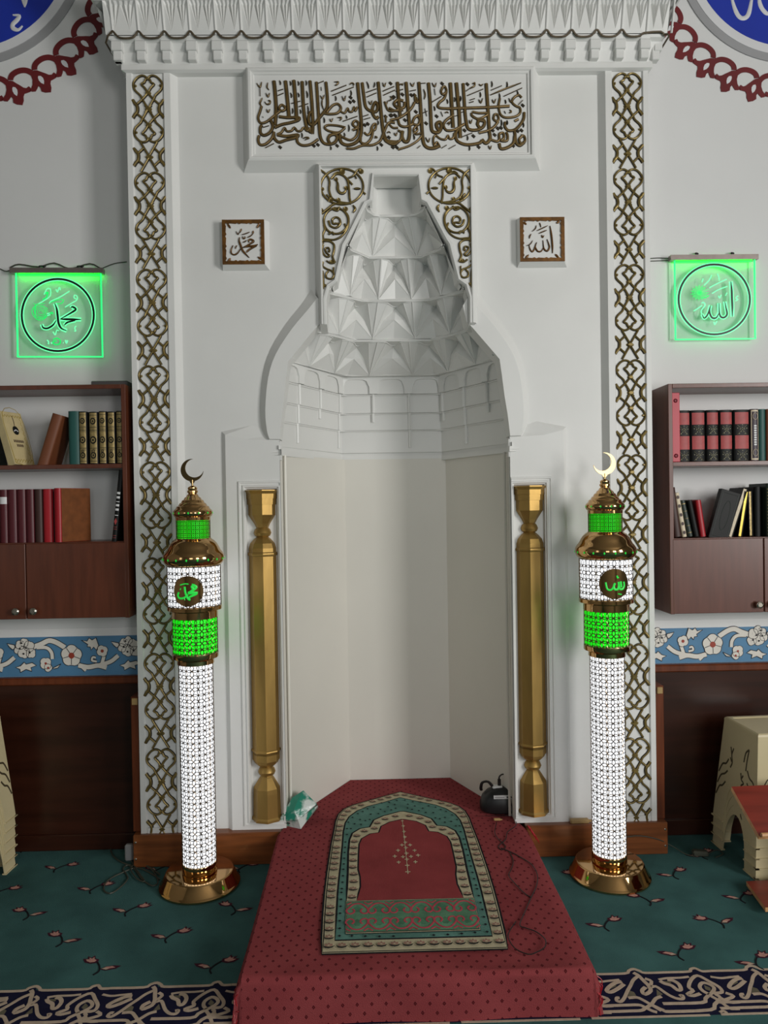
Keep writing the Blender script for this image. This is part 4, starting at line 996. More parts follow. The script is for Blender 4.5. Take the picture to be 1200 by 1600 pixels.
# rose ogee scrolls on the green panel
pa = half([(312,1095)])[0]; pb = Vector((2*axx(pa.y)-pa.x, pa.y, 0)); hgt = pa.y-half([(300,1365)])[0].y
Wp = pb.x-pa.x; NP = 6
for r in range(2):
    for k in range(NP):
        cx0 = pa.x+Wp*(k+.5+(.0 if r == 0 else .0))/NP; cw = Wp/NP; y0 = pa.y-hgt*(.27+.46*r); sg = 1 if r == 0 else -1
        for s in (-1, 1):
            pts = [(0, .36), (.22, .30), (.44, .08), (.52, -.06), (.40, -.22), (.22, -.20), (.14, -.06), (.24, .04)]
            mo.stroke([(cx0+s*x*cw-po.x, y0+sg*y*hgt*.62-po.y, hz+.0004*13) for x, y in pts], .0055, NZ, .0008, 5, 3, flat=True)
            mo.stroke([(cx0+s*.5*cw-po.x, y0+sg*.3*hgt*.62-po.y, hz+.0004*13), (cx0+s*.3*cw-po.x, y0+sg*.42*hgt*.62-po.y, hz+.0004*13)], .0045, NZ, .0008, 5, 1, flat=True)
        mo.poly([(cx0+x*cw-po.x, y0+y*hgt*.5-po.y, hz+.0004*13.5) for x, y in ((0, .28), (.22, .1), (.1, -.18), (-.1, -.18), (-.22, .1))], 7)
# little tulip cups along the two sand strips
def cup(c, k, sc=1.0, side=1):
    X, Y = c.x-po.x, c.y-po.y; z = hz+.0004*k
    mo.poly([(X+x*sc, Y+y*sc, z) for x, y in ((-.014, .002), (-.009, -.006), (0, -.009), (.009, -.006), (.014, .002), (.007, -.002), (0, -.004), (-.007, -.002))], 0)
    mo.poly([(X+x*sc, Y+y*sc, z) for x, y in ((-.009, .001), (0, -.002), (.009, .001), (.008, .009), (.003, .007), (0, .014), (-.003, .007), (-.008, .009))], 6)
    mo.poly([(X+x*sc, Y+y*sc, z+.0002) for x, y in ((-.004, .002), (0, 0), (.004, .002), (0, .005))], 1)
def along(A, B, step, k, sc):
    def res(P_, n=60):
        L_ = [0]
        for i in range(1, len(P_)): L_.append(L_[-1]+(P_[i]-P_[i-1]).length)
        out = []
        for j in range(n+1):
            t = L_[-1]*j/n
            for i in range(1, len(P_)):
                if t <= L_[i]+1e-9: out.append(P_[i-1].lerp(P_[i], (t-L_[i-1])/(L_[i]-L_[i-1]))); break
        return out, L_[-1]
    a, la = res(A); c_, lc = res(B); n = int((la+lc)/2/step)
    for j in range(n):
        t = (j+.5)/n*60; i = int(t); p = (a[i]+c_[i])/2
        for s in (0, 1):
            q = p if s == 0 else Vector((2*axx(p.y)-p.x, p.y, 0))
            cup(q, k, sc*1.3)
along(OUT, CRI, .047, 14, 1.0); along(TEI, INI, .050, 14, 1.0)
bl0 = half([(140,1500)])[0]; br0 = Vector((2*axx(bl0.y)-bl0.x, bl0.y, 0))
for j in range(0, 14): cup(bl0.lerp(br0, j/13), 14, 1.35)
# dots on the teal strip
def tdot(p, k=14):
    for s in (0, 1):
        q = p if s == 0 else Vector((2*axx(p.y)-p.x, p.y, 0))
        mo.poly([(q.x-po.x+x, q.y-po.y+y, hz+.0004*k) for x, y in ((-.006, 0), (0, -.006), (.006, 0), (0, .006))], 0)
for a, c_ in ((295,530),(292,580),(288,628),(284,682),(280,735),(276,785),(272,845),(268,905),(262,965),(258,1000),(255,1065),(250,1130),(246,1195),(243,1265),(242,1335),(240,1405),(355,1405),(480,1408),(610,1410),(740,1408),
              (630,165),(700,160),(560,205),(620,225),(690,200),(750,180),(500,220),(455,245),(530,270),(600,265),(660,245),(720,230),(410,265),(360,300),(430,320),(480,330),(520,320),(322,345),(380,360),(440,365),(310,405),(345,405),(310,460),(770,140),(760,215)):
    tdot(half([(a, c_)])[0])
# pale pendant ornament
for a, c_, q in [(822,330,.8),(830,378,1),(838,430,1),(845,480,1),(850,530,1),(855,580,1.2),(860,632,1.2),(864,688,1.2),(868,745,1.2),(873,805,1.4),(818,555,1.1),(893,555,1.1),(782,605,1.1),(935,605,1.1),(752,660,1.2),(968,650,1.2),(828,665,1.1),(902,662,1.1),(788,715,1.1),(943,712,1.1)]:
    p = g6(a, c_)
    for (x0, y0, x1, y1) in ((-.007, 0, .007, 0), (0, -.010, 0, .009)):
        mo.stroke([(p.x-po.x+x0*q, p.y-po.y+y0*q, hz+.0004*10), (p.x-po.x+x1*q, p.y-po.y+y1*q, hz+.0004*10)], .0038, NZ, .0006, 1, 1, flat=True)
pA, pB = g6(822, 325), g6(873, 810)
mo.stroke([lp(pA, 10), lp(pB, 10)], .0022, NZ, .0004, 1, 1, flat=True)
o = mo.build('woven_prayer_arch', [black_c, sand_c, teal2, red_c, green_c, rose_c, mat('carpet_dusty_rose', (146, 108, 94), .95, var=.15, vscale=60), mat('carpet_deep_green', (64, 112, 84), .95, var=.3, vscale=30)], plat)
o['label'] = 'woven pointed prayer arch with sand and teal flowered borders'

# =================================================================== minaret floor lamps
def ribbon_cyl(b, pts, r, w, m=0):
    """thin metal strip following (arc, z) points on a cylinder of radius r"""
    v = []; 
    n = len(pts)
    rows_ = []
    for i in range(n):
        a = pts[min(i+1, n-1)]; c_ = pts[max(i-1, 0)]; tx, tz = a[0]-c_[0], a[1]-c_[1]; l = math.hypot(tx, tz) or 1
        nx, nz = -tz/l*w/2, tx/l*w/2
        row = []
        for k, dr in ((-1, 0), (0, .0011), (1, 0)):
            s_, z = pts[i][0]+nx*k, pts[i][1]+nz*k; th = s_/r
            row.append(((r+dr)*math.sin(th), -(r+dr)*math.cos(th), z))
        rows_.append(row)
    b.loops(rows_, m, False)
def pierced(b, r, z0, z1, ncell, w, m=0, skip=None):
    cell = 2*pi*r/ncell; nz = max(1, round((z1-z0)/cell)); ch = (z1-z0)/nz
    K = 6
    for i in range(ncell):
        for j in range(nz):
            ox = i*cell; oz = z0+j*ch
            if skip and skip(ox+cell/2, oz+ch/2): continue
            for h_ in (0, 1):
                for s in (-1, 1):
                    ribbon_cyl(b, [(ox+cell*(h_+q/K)/2, oz+s*.15*ch*math.sin(pi*q/K)) for q in range(K+1)], r, w, m)
                    ribbon_cyl(b, [(ox+s*.15*cell*math.sin(pi*q/K), oz+ch*(h_+q/K)/2) for q in range(K+1)], r, w, m)
            cxx, czz = ox+cell/2, oz+ch/2
            sp_ = [(cxx+.27*cell*math.cos(pi/8+pi*q/4), czz+.27*ch*math.sin(pi/8+pi*q/4)) for q in range(8)]
            for q in range(8):
                ribbon_cyl(b, [(cxx, czz), sp_[q]], r, w*.9, m)
            for q, (dx, dz) in enumerate(((.5, 0), (0, .5), (-.5, 0), (0, -.5))):
                e = (cxx+dx*cell, czz+dz*ch)
                for sidx in (2*q-1, 2*q): ribbon_cyl(b, [sp_[sidx % 8], e], r, w, m)
    for zz in (z0, z1):
        ribbon_cyl(b, [(2*pi*r*q/48, zz) for q in range(49)], r, w*2, m)
SHARED = {}
def lamp(loc, label, script, open_right):
    root = thing('minaret_floor_lamp', label, 'lamp', loc, 0, 'minaret lamps beside the niche')
    first = not SHARED
    def part(name, fn, m, par=None, sharp=40):
        key = name+fn.__name__
        if key in SHARED and fn.__name__ != 'own':
            o = bpy.data.objects.new(name, SHARED[key]); COL.objects.link(o); o.parent = par or root; return o
        b = MB(); fn(b); o = b.build(name, m, par or root, sharp=sharp); SHARED[key] = o.data; return o
    def base(b): b.lathe([(.152, 0), (.1575, .003), (.1575, .009), (.153, .014), (.150, .016), (.133, .054), (.130, .0575), (.127, .058), (.06, .058), (0, .058)], seg=72)
    part('base_plate', base, brass)
    def collar(b):
        b.lathe([(.0672, .058), (.0685, .060), (.0685, .092), (.0675, .094), (.066, .094)], seg=56)
    part('shaft_collar', collar, brass)
    def shaftcore(b): b.lathe([(.064, .087), (.064, .888)], seg=48)
    sh = part('shaft', shaftcore, white_glow); sh['label'] = 'glowing white tube behind pierced metal'
    def shaftlat(b): pierced(b, .0662, .088, .886, 9, .0030)
    part('pierced_sleeve', shaftlat, brass_dark, sh)
    def ringlow(b): b.lathe([(.066, .880), (.0715, .882), (.0715, .898), (.080, .902), (.0885, .906), (.0895, .910), (.0895, .924), (.086, .926)], seg=56)
    part('lower_ring', ringlow, brass)
    def greencore(b): b.lathe([(.085, .922), (.085, 1.068)], seg=48)
    gr = part('green_drum', greencore, green_glow); gr['label'] = 'glowing green drum behind pierced metal'
    def greenlat(b): pierced(b, .0868, .925, 1.066, 12, .0034)
    part('pierced_sleeve', greenlat, brass_dark, gr)
    def ringmid(b): b.lathe([(.086, 1.062), (.0892, 1.064), (.0892, 1.090), (.098, 1.093), (.1055, 1.096), (.1055, 1.110), (.102, 1.112)], seg=56)
    part('middle_ring', ringmid, brass)
    def galcore(b): b.lathe([(.1005, 1.108), (.1005, 1.272)], seg=48)
    ga = part('gallery_drum', galcore, white_glow); ga['label'] = 'glowing white gallery drum behind pierced metal'
    def gallat(b): pierced(b, .1028, 1.111, 1.270, 14, .0031)
    part('pierced_sleeve', gallat, brass_dark, ga)
    def dome(b): b.lathe([(.098, 1.268), (.106, 1.272), (.115, 1.283), (.119, 1.297), (.1175, 1.311), (.111, 1.322), (.104, 1.330), (.098, 1.342), (.090, 1.356), (.079, 1.368), (.072, 1.372), (.069, 1.376), (.066, 1.376)], seg=64)
    dm = part('balcony_dome', dome, brass)
    def stars(b, i=0):
            a = 2*pi*i/18; c = Vector((.1192*math.sin(a), -.1192*math.cos(a), 1.296)); t = Vector((math.cos(a), math.sin(a), 0)); nn = Vector((math.sin(a), -math.cos(a), 0))
            b.add([c+t*.004+nn*.0012, c+Vector((0, 0, .0055))+nn*.0006, c-t*.004+nn*.0012, c-Vector((0, 0, .0055))+nn*.0006, c+nn*.003], [(0, 1, 4), (1, 2, 4), (2, 3, 4), (3, 0, 4)])
    for i in range(18):
        b = MB(); stars(b, i); b.build('light_hole', green_text, dm)
    def lantern(b): b.lathe([(.0635, 1.372), (.0635, 1.452)], seg=40)
    la = part('lantern', lantern, green_glow); la['label'] = 'glowing green upper lantern behind fine mesh'
    def lanlat(b): pierced(b, .0652, 1.374, 1.450, 26, .0017)
    part('pierced_sleeve', lanlat, brass_dark, la)
    def cap(b): b.lathe([(.063, 1.446), (.0675, 1.448), (.068, 1.460), (.073, 1.464), (.0765, 1.472), (.0765, 1.480), (.072, 1.488), (.0665, 1.492), (.062, 1.502), (.0565, 1.504), (.051, 1.514), (.046, 1.516), (.041, 1.526), (.036, 1.528), (.031, 1.537), (.026, 1.539), (.021, 1.548), (.0165, 1.551), (.0165, 1.553), (.0205, 1.557), (.0205, 1.563), (.0165, 1.567), (.0185, 1.571), (.0175, 1.577), (.012, 1.581), (.006, 1.584), (0, 1.584)], seg=56)
    cpp = part('spire_cap', cap, brass)
    def stars2(b, i=0):
            a = 2*pi*i/12; c = Vector((.0768*math.sin(a), -.0768*math.cos(a), 1.476)); t = Vector((math.cos(a), math.sin(a), 0)); nn = Vector((math.sin(a), -math.cos(a), 0))
            b.add([c+t*.0035+nn*.001, c+Vector((0, 0, .005))+nn*.0005, c-t*.0035+nn*.001, c-Vector((0, 0, .005))+nn*.0005, c+nn*.0025], [(0, 1, 4), (1, 2, 4), (2, 3, 4), (3, 0, 4)])
    for i in range(12):
        b = MB(); stars2(b, i); b.build('light_hole', green_text, cpp)
    def own(b):
        b.lathe([(.0042, 1.582), (.0042, 1.606)], seg=12)
        R1, R2, dd = .0445, .0365, .0125; s = 1 if open_right else -1
        cc = Vector((0, 0, 1.645)); oa = math.radians(38); n = 30
        c2 = cc+Vector((s*dd*math.cos(oa), 0, dd*math.sin(oa)))
        # outer and inner arcs meet at the horns
        d = dd; x = (R1*R1-R2*R2+d*d)/(2*d); half_ = math.acos(max(-1, min(1, x/R1)))
        half2 = math.acos(max(-1, min(1, (x-d)/R2)))
        out_, in_ = [], []
        for i in range(n+1):
            t = oa+half_+(2*pi-2*half_)*i/n; out_.append(cc+Vector((s*R1*math.cos(t), 0, R1*math.sin(t))))
            t = oa+half2+(2*pi-2*half2)*i/n; in_.append(c2+Vector((s*R2*math.cos(t), 0, R2*math.sin(t))))
        f_ = Vector((0, -.003, 0)); k_ = Vector((0, .003, 0))
        b.loops([[p+k_ for p in out_], [p+f_ for p in out_], [p+f_ for p in in_], [p+k_ for p in in_], [p+k_ for p in out_]], 0, False)
        b.add([Vector((-.011, -.003, 1.601)), Vector((.011, -.003, 1.601)), Vector((.0045, -.003, 1.592)), Vector((-.0045, -.003, 1.592)), Vector((-.011, .003, 1.601)), Vector((.011, .003, 1.601)), Vector((.0045, .003, 1.592)), Vector((-.0045, .003, 1.592))], [(0, 1, 2, 3), (4, 7, 6, 5), (0, 4, 5, 1), (1, 5, 6, 2), (2, 6, 7, 3), (3, 7, 4, 0)])
    part('crescent_finial', own, brass_cres)
    zc = 1.178; rc = .1046
    def own(b):
        n = 36; rr = .0585
        for k in range(6):
            pass
        rings = []
        for k in range(7):
            q = rr*(1-k/6); rings.append([((rc+.002)*math.sin(q*math.cos(2*pi*i/n)/rc), -(rc+.002)*math.cos(q*math.cos(2*pi*i/n)/rc), zc+q*math.sin(2*pi*i/n)) for i in range(n)])
        back = [((rc-.003)*math.sin(rr*math.cos(2*pi*i/n)/rc), -(rc-.003)*math.cos(rr*math.cos(2*pi*i/n)/rc), zc+rr*math.sin(2*pi*i/n)) for i in range(n)]
        b.loops([back]+rings[:-1], 0, True, False, True, True)
    md = part('script_medallion', own, brass, ga); md['label'] = 'round polished brass disc with green Arabic script'
    def own(b):
        for wd, pts in script:
            q = catmull([Vector((x, z, 0)) for x, z in pts], 4) if len(pts) > 2 else [Vector((x, z, 0)) for x, z in pts]
            ribbon_cyl(b, [(p.x, zc+p.y) for p in q], rc+.0028, wd)
    o = MB(); own(o); o = o.build('green_script', green_text, root); o['label'] = 'bright green Arabic letters on the brass disc'
    return root
scm = lambda strokes, cx, cy, k: [(w_*k, [((x-cx)*k, -(y-cy)*k) for x, y in pts]) for w_, pts in strokes]
lamp((-.808, -.165, 0), 'tall lit minaret-shaped floor lamp, white and green, left of the niche', scm([(26, [(430,420),(440,500),(470,570),(500,585)]), (24, [(470,520),(420,560),(360,565),(335,530),(350,490)]), (30, [(545,460),(520,420),(560,415),(570,440),(480,500)]), (34, [(470,500),(530,500),(590,505)]), (26, [(575,515),(500,545),(480,560)]), (14, [(370,400),(430,385),(480,388)]), (12, [(370,460),(378,440)]), (12, [(520,390),(560,400)]), (10,[(425,560),(430,590)])], 468, 480, .000305), True)
lamp((.8265, -.178, 0), 'tall lit minaret-shaped floor lamp, white and green, right of the niche', scm([(24, [(735,400),(742,450),(720,490),(680,490),(665,450),(660,400)]), (26, [(665,450),(650,490),(610,492),(600,450),(615,415)]), (22, [(610,420),(590,470),(560,500),(520,490),(505,440),(500,405)]), (20, [(640,320),(650,355)]), (26,[(690,395),(700,470)]), (14,[(640,350),(665,345)]), (14,[(650,550),(700,560)])], 612, 425, .000305), False)

# =================================================================== lit acrylic signs
def sign(x0, x1, z0, z1, cr, k0, ring_c, ring_r, black, glow, dense, barz, label, tilt, extras):
    Yp = .150
    root = thing('lit_acrylic_sign', label, 'sign', ((x0+x1)/2, WY, z1), 0, 'green lit acrylic signs')
    L0 = Vector(root.location); R_ = Matrix.Rotation(tilt, 4, 'Y')
    def bld(b, name, m, par=None):
        cxm = (x0+x1)/2
        b.v = [tuple(Vector(v)-L0) for v in b.v]; return b.build(name, m, par or root)
    def Z(x): return -(x-(x0+x1)/2)*math.tan(tilt)
    q = lambda x, y, z: (x, y, z+Z(x))
    b = MB(); b.add([q(x, y, z) for x in (x0, x1) for y in (Yp, Yp+.006) for z in (z0, z1)], [(0,1,3,2),(4,6,7,5),(0,4,5,1),(2,3,7,6),(0,2,6,4),(1,5,7,3)])
    pane = bld(b, 'acrylic_pane', acrylic)
    b = MB()
    for (xa, xb, za, zb) in ((x0-.002, x0+.002, z0, z1), (x1-.002, x1+.002, z0, z1), (x0-.002, x1+.002, z0-.002, z0+.002)):
        b.add([q(x, y, z) for x in (xa, xb) for y in (Yp-.0008, Yp+.0075) for z in (za, zb)], [(0,1,3,2),(4,6,7,5),(0,4,5,1),(2,3,7,6),(0,2,6,4),(1,5,7,3)])
    bld(b, 'glowing_edge', edge_green, pane)
    b = MB(); pts = [cr(ring_c[0]+ring_r[0]*math.cos(2*pi*i/56), ring_c[1]+ring_r[1]*math.sin(2*pi*i/56)) for i in range(56)]
    pts = [Vector((p.x, Yp-.0008, p.z)) for p in pts]
    b.stroke(pts, 52*k0, NY, .0006, 0, 1, closed=True, flat=True)
    for wd, st_ in black: b.stroke([Vector((cr(*p).x, Yp-.0008, cr(*p).z)) for p in st_], (wd+22)*k0, NY, .0006, 0, 4, flat=True)
    for wd, st_ in glow: b.stroke([Vector((cr(*p).x, Yp-.0008, cr(*p).z)) for p in st_], wd*k0, NY, .0006, 0, 4, flat=True)
    bld(b, 'engraved_outline', engrave, pane)
    b = MB(); b.stroke([p+Vector((0, -.0006, 0)) for p in pts], 28*k0, NY, .0005, 0, 1, closed=True, flat=True)
    for wd, st_ in black: b.stroke([Vector((cr(*p).x, Yp-.0014, cr(*p).z)) for p in st_], wd*k0, NY, .0005, 0, 4, flat=True, taper=True)
    bld(b, 'dark_script', engrave_dark, pane)
    b = MB()
    for wd, st_ in dense: b.stroke([Vector((cr(*p).x, Yp-.0007, cr(*p).z)) for p in st_], wd*k0, NY, .0004, 0, 3, flat=True)
    bld(b, 'rose_engraving', engrave_dim, pane)
    # aluminium light bar, led strip, two hanging hooks
    b = MB(); b.add([q(x, y, z) for x in (x0-.022, x1+.012) for y in (Yp-.010, Yp+.018) for z in (z1-.002, z1+.020)], [(0,1,3,2),(4,6,7,5),(0,4,5,1),(2,3,7,6),(0,2,6,4),(1,5,7,3)])
    bar = bld(b, 'light_bar', alu)
    b = MB(); b.add([q(x, y, z) for x in (x0+.004, x1-.004) for y in (Yp+.014, Yp+.0179) for z in (z1-.006, z1-.0021)], [(0,1,3,2),(4,6,7,5),(0,4,5,1),(2,3,7,6),(0,2,6,4),(1,5,7,3)])
    bld(b, 'led_strip', led_green, bar)
    for t in (.28, .73):
        xh = x0+(x1-x0)*t; zh = z1+.02+Z(xh)
        b = MB(); b.tube([(xh, Yp+.004, zh-.002), (xh-.004, Yp+.008, zh+.012), (xh+.010, WY-.004, zh+.018), (xh+.016, WY, zh+.018)], .003, 6); b.tube([(xh+.010, WY-.012, zh+.012), (xh+.010, WY, zh+.018)], .005, 6); bld(b, 'hanging_hook', black_pl, bar)
    for pts_, r_ in extras:
        b = MB(); b.tube([P(u, v, y) for u, v, y in pts_], r_, 6); bld(b, 'power_cord', cable_g, root)
ks = .00278/8.571
sign(-1.629, -1.263, 2.163, 2.526, crop(20, 430, 8.571, .15), ks, (605, 535), (482, 482),
     [(30, [(565,380),(590,450),(603,540),(615,640),(650,710),(722,745)]), (26, [(585,605),(540,670),(470,712),(410,705),(390,660)]), (28, [(780,440),(800,425),(845,455),(800,495),(640,588)]), (30, [(640,590),(760,592),(915,595)]), (24, [(840,610),(740,630),(690,670)]), (14,[(460,530),(500,520)])],
     [(12, [(490,380),(520,345),(640,290),(760,215)]), (12, [(700,430),(800,370),(860,330),(860,280),(830,270),(820,300),(850,320)]), (12, [(345,385),(420,340),(500,280),(505,190),(460,185),(420,260)]), (12, [(580,190),(600,225),(625,165),(640,200)]), (12, [(540,760),(570,800),(590,740),(620,745)]), (12, [(850,680),(830,710),(845,745),(825,750)]), (16, [(460,870),(480,890),(478,925)]), (16, [(515,900),(525,920)]), (16, [(675,905),(683,908)]), (16, [(705,870),(720,910),(735,872)])],
     [(6, [(375+r*(1+.12*math.sin(3*t))*math.cos(t*.9+r), 490+r*(1+.1*math.cos(2*t))*math.sin(t*.9+r)) for t in range(k0_, k0_+5)]) for r, k0_ in ((22,0),(45,1),(45,4),(68,0),(68,3),(68,6),(92,1),(92,3),(92,5),(110,4),(112,2))]+[(8,[(280,375),(310,410),(300,480),(310,585),(380,590)]), (8,[(300,400),(370,385),(430,380)])]+[(18, [(540,860),(600,845),(640,880),(620,925),(560,925),(540,890),(590,880)]), (12, [(490,370),(600,330),(680,330),(650,380),(560,380)]), (20,[(430,250),(470,230),(450,300),(400,330)]), (20,[(480,540),(520,500),(540,520)])],
     0, 'square green-lit acrylic sign with Arabic script above the left bookcase', .012,
     [([(100-84, 418, .176), (30, 413, .172), (60, 417, .17), (85, 411, .17), (110, 420, .172), (140, 412, .17), (158, 420, .175)], .003), ([(158, 420, .175), (178, 412, .176), (198, 409, .176)], .002), ([(0, 420, .176), (10, 424, .176), (20, 420, .176)], .0022)])
sign(1.257, 1.614, 2.206, 2.556, crop(1050, 405, 8.571, .15), ks, (563, 540), (477, 468),
     [(30, [(785,300),(795,400),(800,520),(805,650),(805,770)]), (26, [(705,570),(720,650),(735,735),(700,780),(655,775),(632,720),(628,590)]), (26, [(632,715),(590,785),(535,785),(505,730),(500,680),(515,620)]), (22, [(505,640),(475,740),(430,790),(400,740)])],
     [(14, [(400,740),(390,690),(440,620),(420,580),(395,590)]), (14, [(290,695),(360,650),(400,620)]), (12, [(500,385),(540,360),(640,310),(730,270)]), (12, [(535,460),(620,410),(740,365)]), (12, [(605,195),(625,240),(630,290)]), (12, [(430,350),(490,290),(530,215)]), (12, [(400,310),(415,260)]), (12, [(620,490),(635,520),(660,480)]), (12, [(715,490),(735,450)]), (12, [(885,490),(855,520),(880,540),(850,560)]), (12, [(560,840),(570,875),(600,830)])],
     [(7, [(370, 450), (370+120*math.cos(t*.42), 450+105*math.sin(t*.42))]) for t in range(15)]+[(6, [(370+r*math.cos(t*.7), 450+r*.85*math.sin(t*.7)) for t in range(9)]) for r in (40, 70, 95)]+[(12,[(400,520),(460,510),(495,485)])],
     0, 'square green-lit acrylic sign with Arabic script above the right bookcase', 0.0,
     [([(1014, 404, .176), (1030, 403, .176), (1050, 404, .165)], .002), ([(1016, 408, .176), (1040, 407, .176), (1050, 405, .168)], .0018)])

# =================================================================== blue calligraphy roundels, top corners
def roundel(cx, cz, label, letters, flip, kr=1.0):
    root = thing('calligraphy_roundel', label, 'roundel', (cx, WY, cz), 0, 'blue roundels in the upper corners')
    def disc(r0, r1, y, y2, m, name, par=None):
        b = MB(); n = 96; r0 *= kr; r1 *= kr
        A = [(r0*math.cos(2*pi*i/n), y, r0*math.sin(2*pi*i/n)) for i in range(n)]
        if r1 > 0:
            Bq = [(r1*math.cos(2*pi*i/n), y2, r1*math.sin(2*pi*i/n)) for i in range(n)]
            A0 = [(r0*math.cos(2*pi*i/n), 0, r0*math.sin(2*pi*i/n)) for i in range(n)]
            b.loops([A0, A, Bq], 0, True)
        else:
            A0 = [(r0*math.cos(2*pi*i/n), 0, r0*math.sin(2*pi*i/n)) for i in range(n)]; b.loops([A0, A], 0, True, False, True)
        return b.build(name, m, par or root)
    disc(.533, .497, -.006, -.006, ring_g, 'grey_ring'); disc(.498, .458, -.008, -.009, ring_w, 'white_ring')
    bd = disc(.459, 0, -.010, 0, blue_d, 'blue_disc')
    b = MB()
    for wd, pts in letters:
        b.stroke([Vector((P(u, v, WY).x-cx, -.0102, P(u, v, WY).z-cz)) for u, v in pts], wd*.00281, NY, .003, 0, 4, taper=True)
    b.build('white_lettering', ring_w, bd)
    # maroon scroll running round the disc: arches that end in eyed palmettes
    b = MB(); n = 34; Rb = .600*kr; dt = 2*pi/n; sgn = -1 if flip else 1; hh = .0026
    for i in range(n):
        t0 = 2*pi*i/n+.03
        def pp(t, m_, y=-.0008): 
            a = t0+sgn*t/245*dt; r = Rb+m_*.00047*kr; return Vector((r*math.cos(a), y, r*math.sin(a)))
        b.stroke([pp(*q) for q in ((0,44),(8,26),(32,4),(75,-8),(130,-4),(180,22),(212,70),(215,110))], .0235*kr, NY, hh, 0, 4, flat=True)
        palm = [(240,48),(205,45),(190,80),(185,120),(165,160),(140,186),(122,198),(140,215),(165,225),(190,206),(205,190),(215,215),(208,250),(230,275),(270,296),(292,262),(302,225),(318,205),(345,207),(370,208),(386,182),(378,158),(352,165),(330,150),(310,120),(290,95),(262,60)]
        q = [pp(*x) for x in palm]; q2 = [p+Vector((0, -hh*1.06, 0)) for p in q]
        b.loops([q, q2], 0, True); b.poly(q2)
        eye = [(246,112),(266,124),(274,150),(268,180),(254,204),(238,180),(232,150),(236,126)]
        b.poly([pp(t, m_, -.0008-hh*1.2) for t, m_ in eye], 1)
    b.build('maroon_scroll_border', [maroon, ring_w], root)
cl_ = P(0, 0, WY)
roundel(-1.834, 3.9675, 'blue calligraphy roundel with maroon scroll border, upper left corner', [(7, [(22,26),(32,27),(28,34),(22,40),(22,46),(30,49),(37,43)]), (5, [(34,-14),(37,0),(40,13)]), (6, [(44,-10),(42,2),(40,14)])], False)
roundel(1.790, 3.938, 'blue calligraphy roundel with maroon scroll border, upper right corner', [(7, [(1138,-20),(1143,5),(1150,24),(1158,31),(1167,26),(1172,5),(1175,-20)]), (7, [(1183,-10),(1186,10),(1194,22),(1204,26)])], True, .945)

# =================================================================== bookcases
def bookcase(side, zb, zs2, zs1, zt, label, m, xin, xout):
    """open shelves over two doors, fixed to the wall"""
    yf, yb, t = -.02, WY-.001, .018
    x0, x1 = min(xin, xout), max(xin, xout)
    root = thing('wall_bookcase', label, 'bookcase', ((x0+x1)/2, (yf+yb)/2, zb), 0)
    L0 = Vector(root.location)
    def bld(b, name, mm=m, par=None):
        b.v = [tuple(Vector(v)-L0) for v in b.v]; return b.build(name, mm, par or root)
    for xa in (x0, x1-t):
        b = MB(); b.box(xa, xa+t, yf, yb, zb, zt, 0, .0015); bld(b, 'side_panel')
    b = MB(); b.box(x0+t, x1-t, yf, yb, zt-t, zt, 0, .0015); bld(b, 'top_board')
    b = MB(); b.box(x0+t, x1-t, yf+.004, yb, zs1-t, zs1, 0, .0015); bld(b, 'shelf')
    b = MB(); b.box(x0+t, x1-t, yf+.022, yb, zs2-t, zs2, 0, .0015); bld(b, 'shelf')
    b = MB(); b.box(x0+t, x1-t, yf+.022, yb, zb, zb+t, 0, .0015); bld(b, 'bottom_board')
    xm = -1.534 if side < 0 else 1.548
    for k, (xa, xb) in enumerate(((x0+.004 if side < 0 else x0+.012, xm-.002), (xm+.002, x1-.012 if side < 0 else x1-.004))):
        b = MB(); b.box(xa, xb, yf-.001, yf+.017, zb+.002, zs2-.004, 0, .002)
        d = bld(b, 'door')
        kx = xm+(.036 if xa > xm-.01 else -.036); kz = zb+.036
        if side > 0: kx = xm+(.03 if xa > xm-.01 else -.030)
        b = MB(); n = 24
        rg = []
        for r, y in ((.006, 0), (.006, -.010), (.013, -.013), (.0155, -.018), (.0145, -.023), (.009, -.026)):
            rg.append([(kx+r*math.cos(2*pi*i/n), yf-.001+y, kz+r*math.sin(2*pi*i/n)) for i in range(n)])
        b.loops(rg, 0, True, False, True, True); bld(b, 'knob', steel, d)
    return yf
bookcase(-1, 1.045, 1.362, 1.684, 2.012, 'brown wall bookcase left of the niche with red and gold books', wood_case_l, -1.112, -1.96)
bookcase(1, 1.015, 1.334, 1.656, 1.984, 'brown wall bookcase right of the niche with black and red volumes', wood_case, 1.150, 1.95)
b = MB(); b.box(-1.27, -1.118, .03, WY-.002, 2.0125, 2.035, 0, .003); tag(b.build('flat_dark_case', bm_('grey_case', (70, 66, 66))), 'flat dark grey case lying on top of the left bookcase', 'case')

def book(x, y, z, th, h, d, cover, label, group, lean=0.0, turn=0.0, deco=None, pages=B_page, cat='book'):
    """x = left bottom corner of the spine; the spine faces the viewer, lean tilts the top towards +x"""
    root = thing('book', label, cat, (x, y, z), 0, group)
    root.rotation_euler = (0, lean, turn)
    t = .003
    b = MB(); b.box(0, t, 0, d, 0, h, 0, .0008); b.box(th-t, th, 0, d, 0, h, 0, .0008)
    # rounded spine
    sg = []
    for k in range(9):
        a = pi*k/8; sg.append((th/2-th/2*math.cos(a), -.010*math.sin(a)*min(1, th/.03)))
    b.loops([[(px_, py_, 0) for px_, py_ in sg], [(px_, py_, h) for px_, py_ in sg]], 0, False, smooth=True)
    b.poly([(px_, py_, h) for px_, py_ in sg]); b.poly([(px_, py_, 0) for px_, py_ in sg])
    b.build('cover', cover, root)
    b = MB(); b.box(t, th-t, .002, d-.004, .004, h-.004); b.build('pages', pages, root)
    if deco: deco(root, th, h, d)
    return root
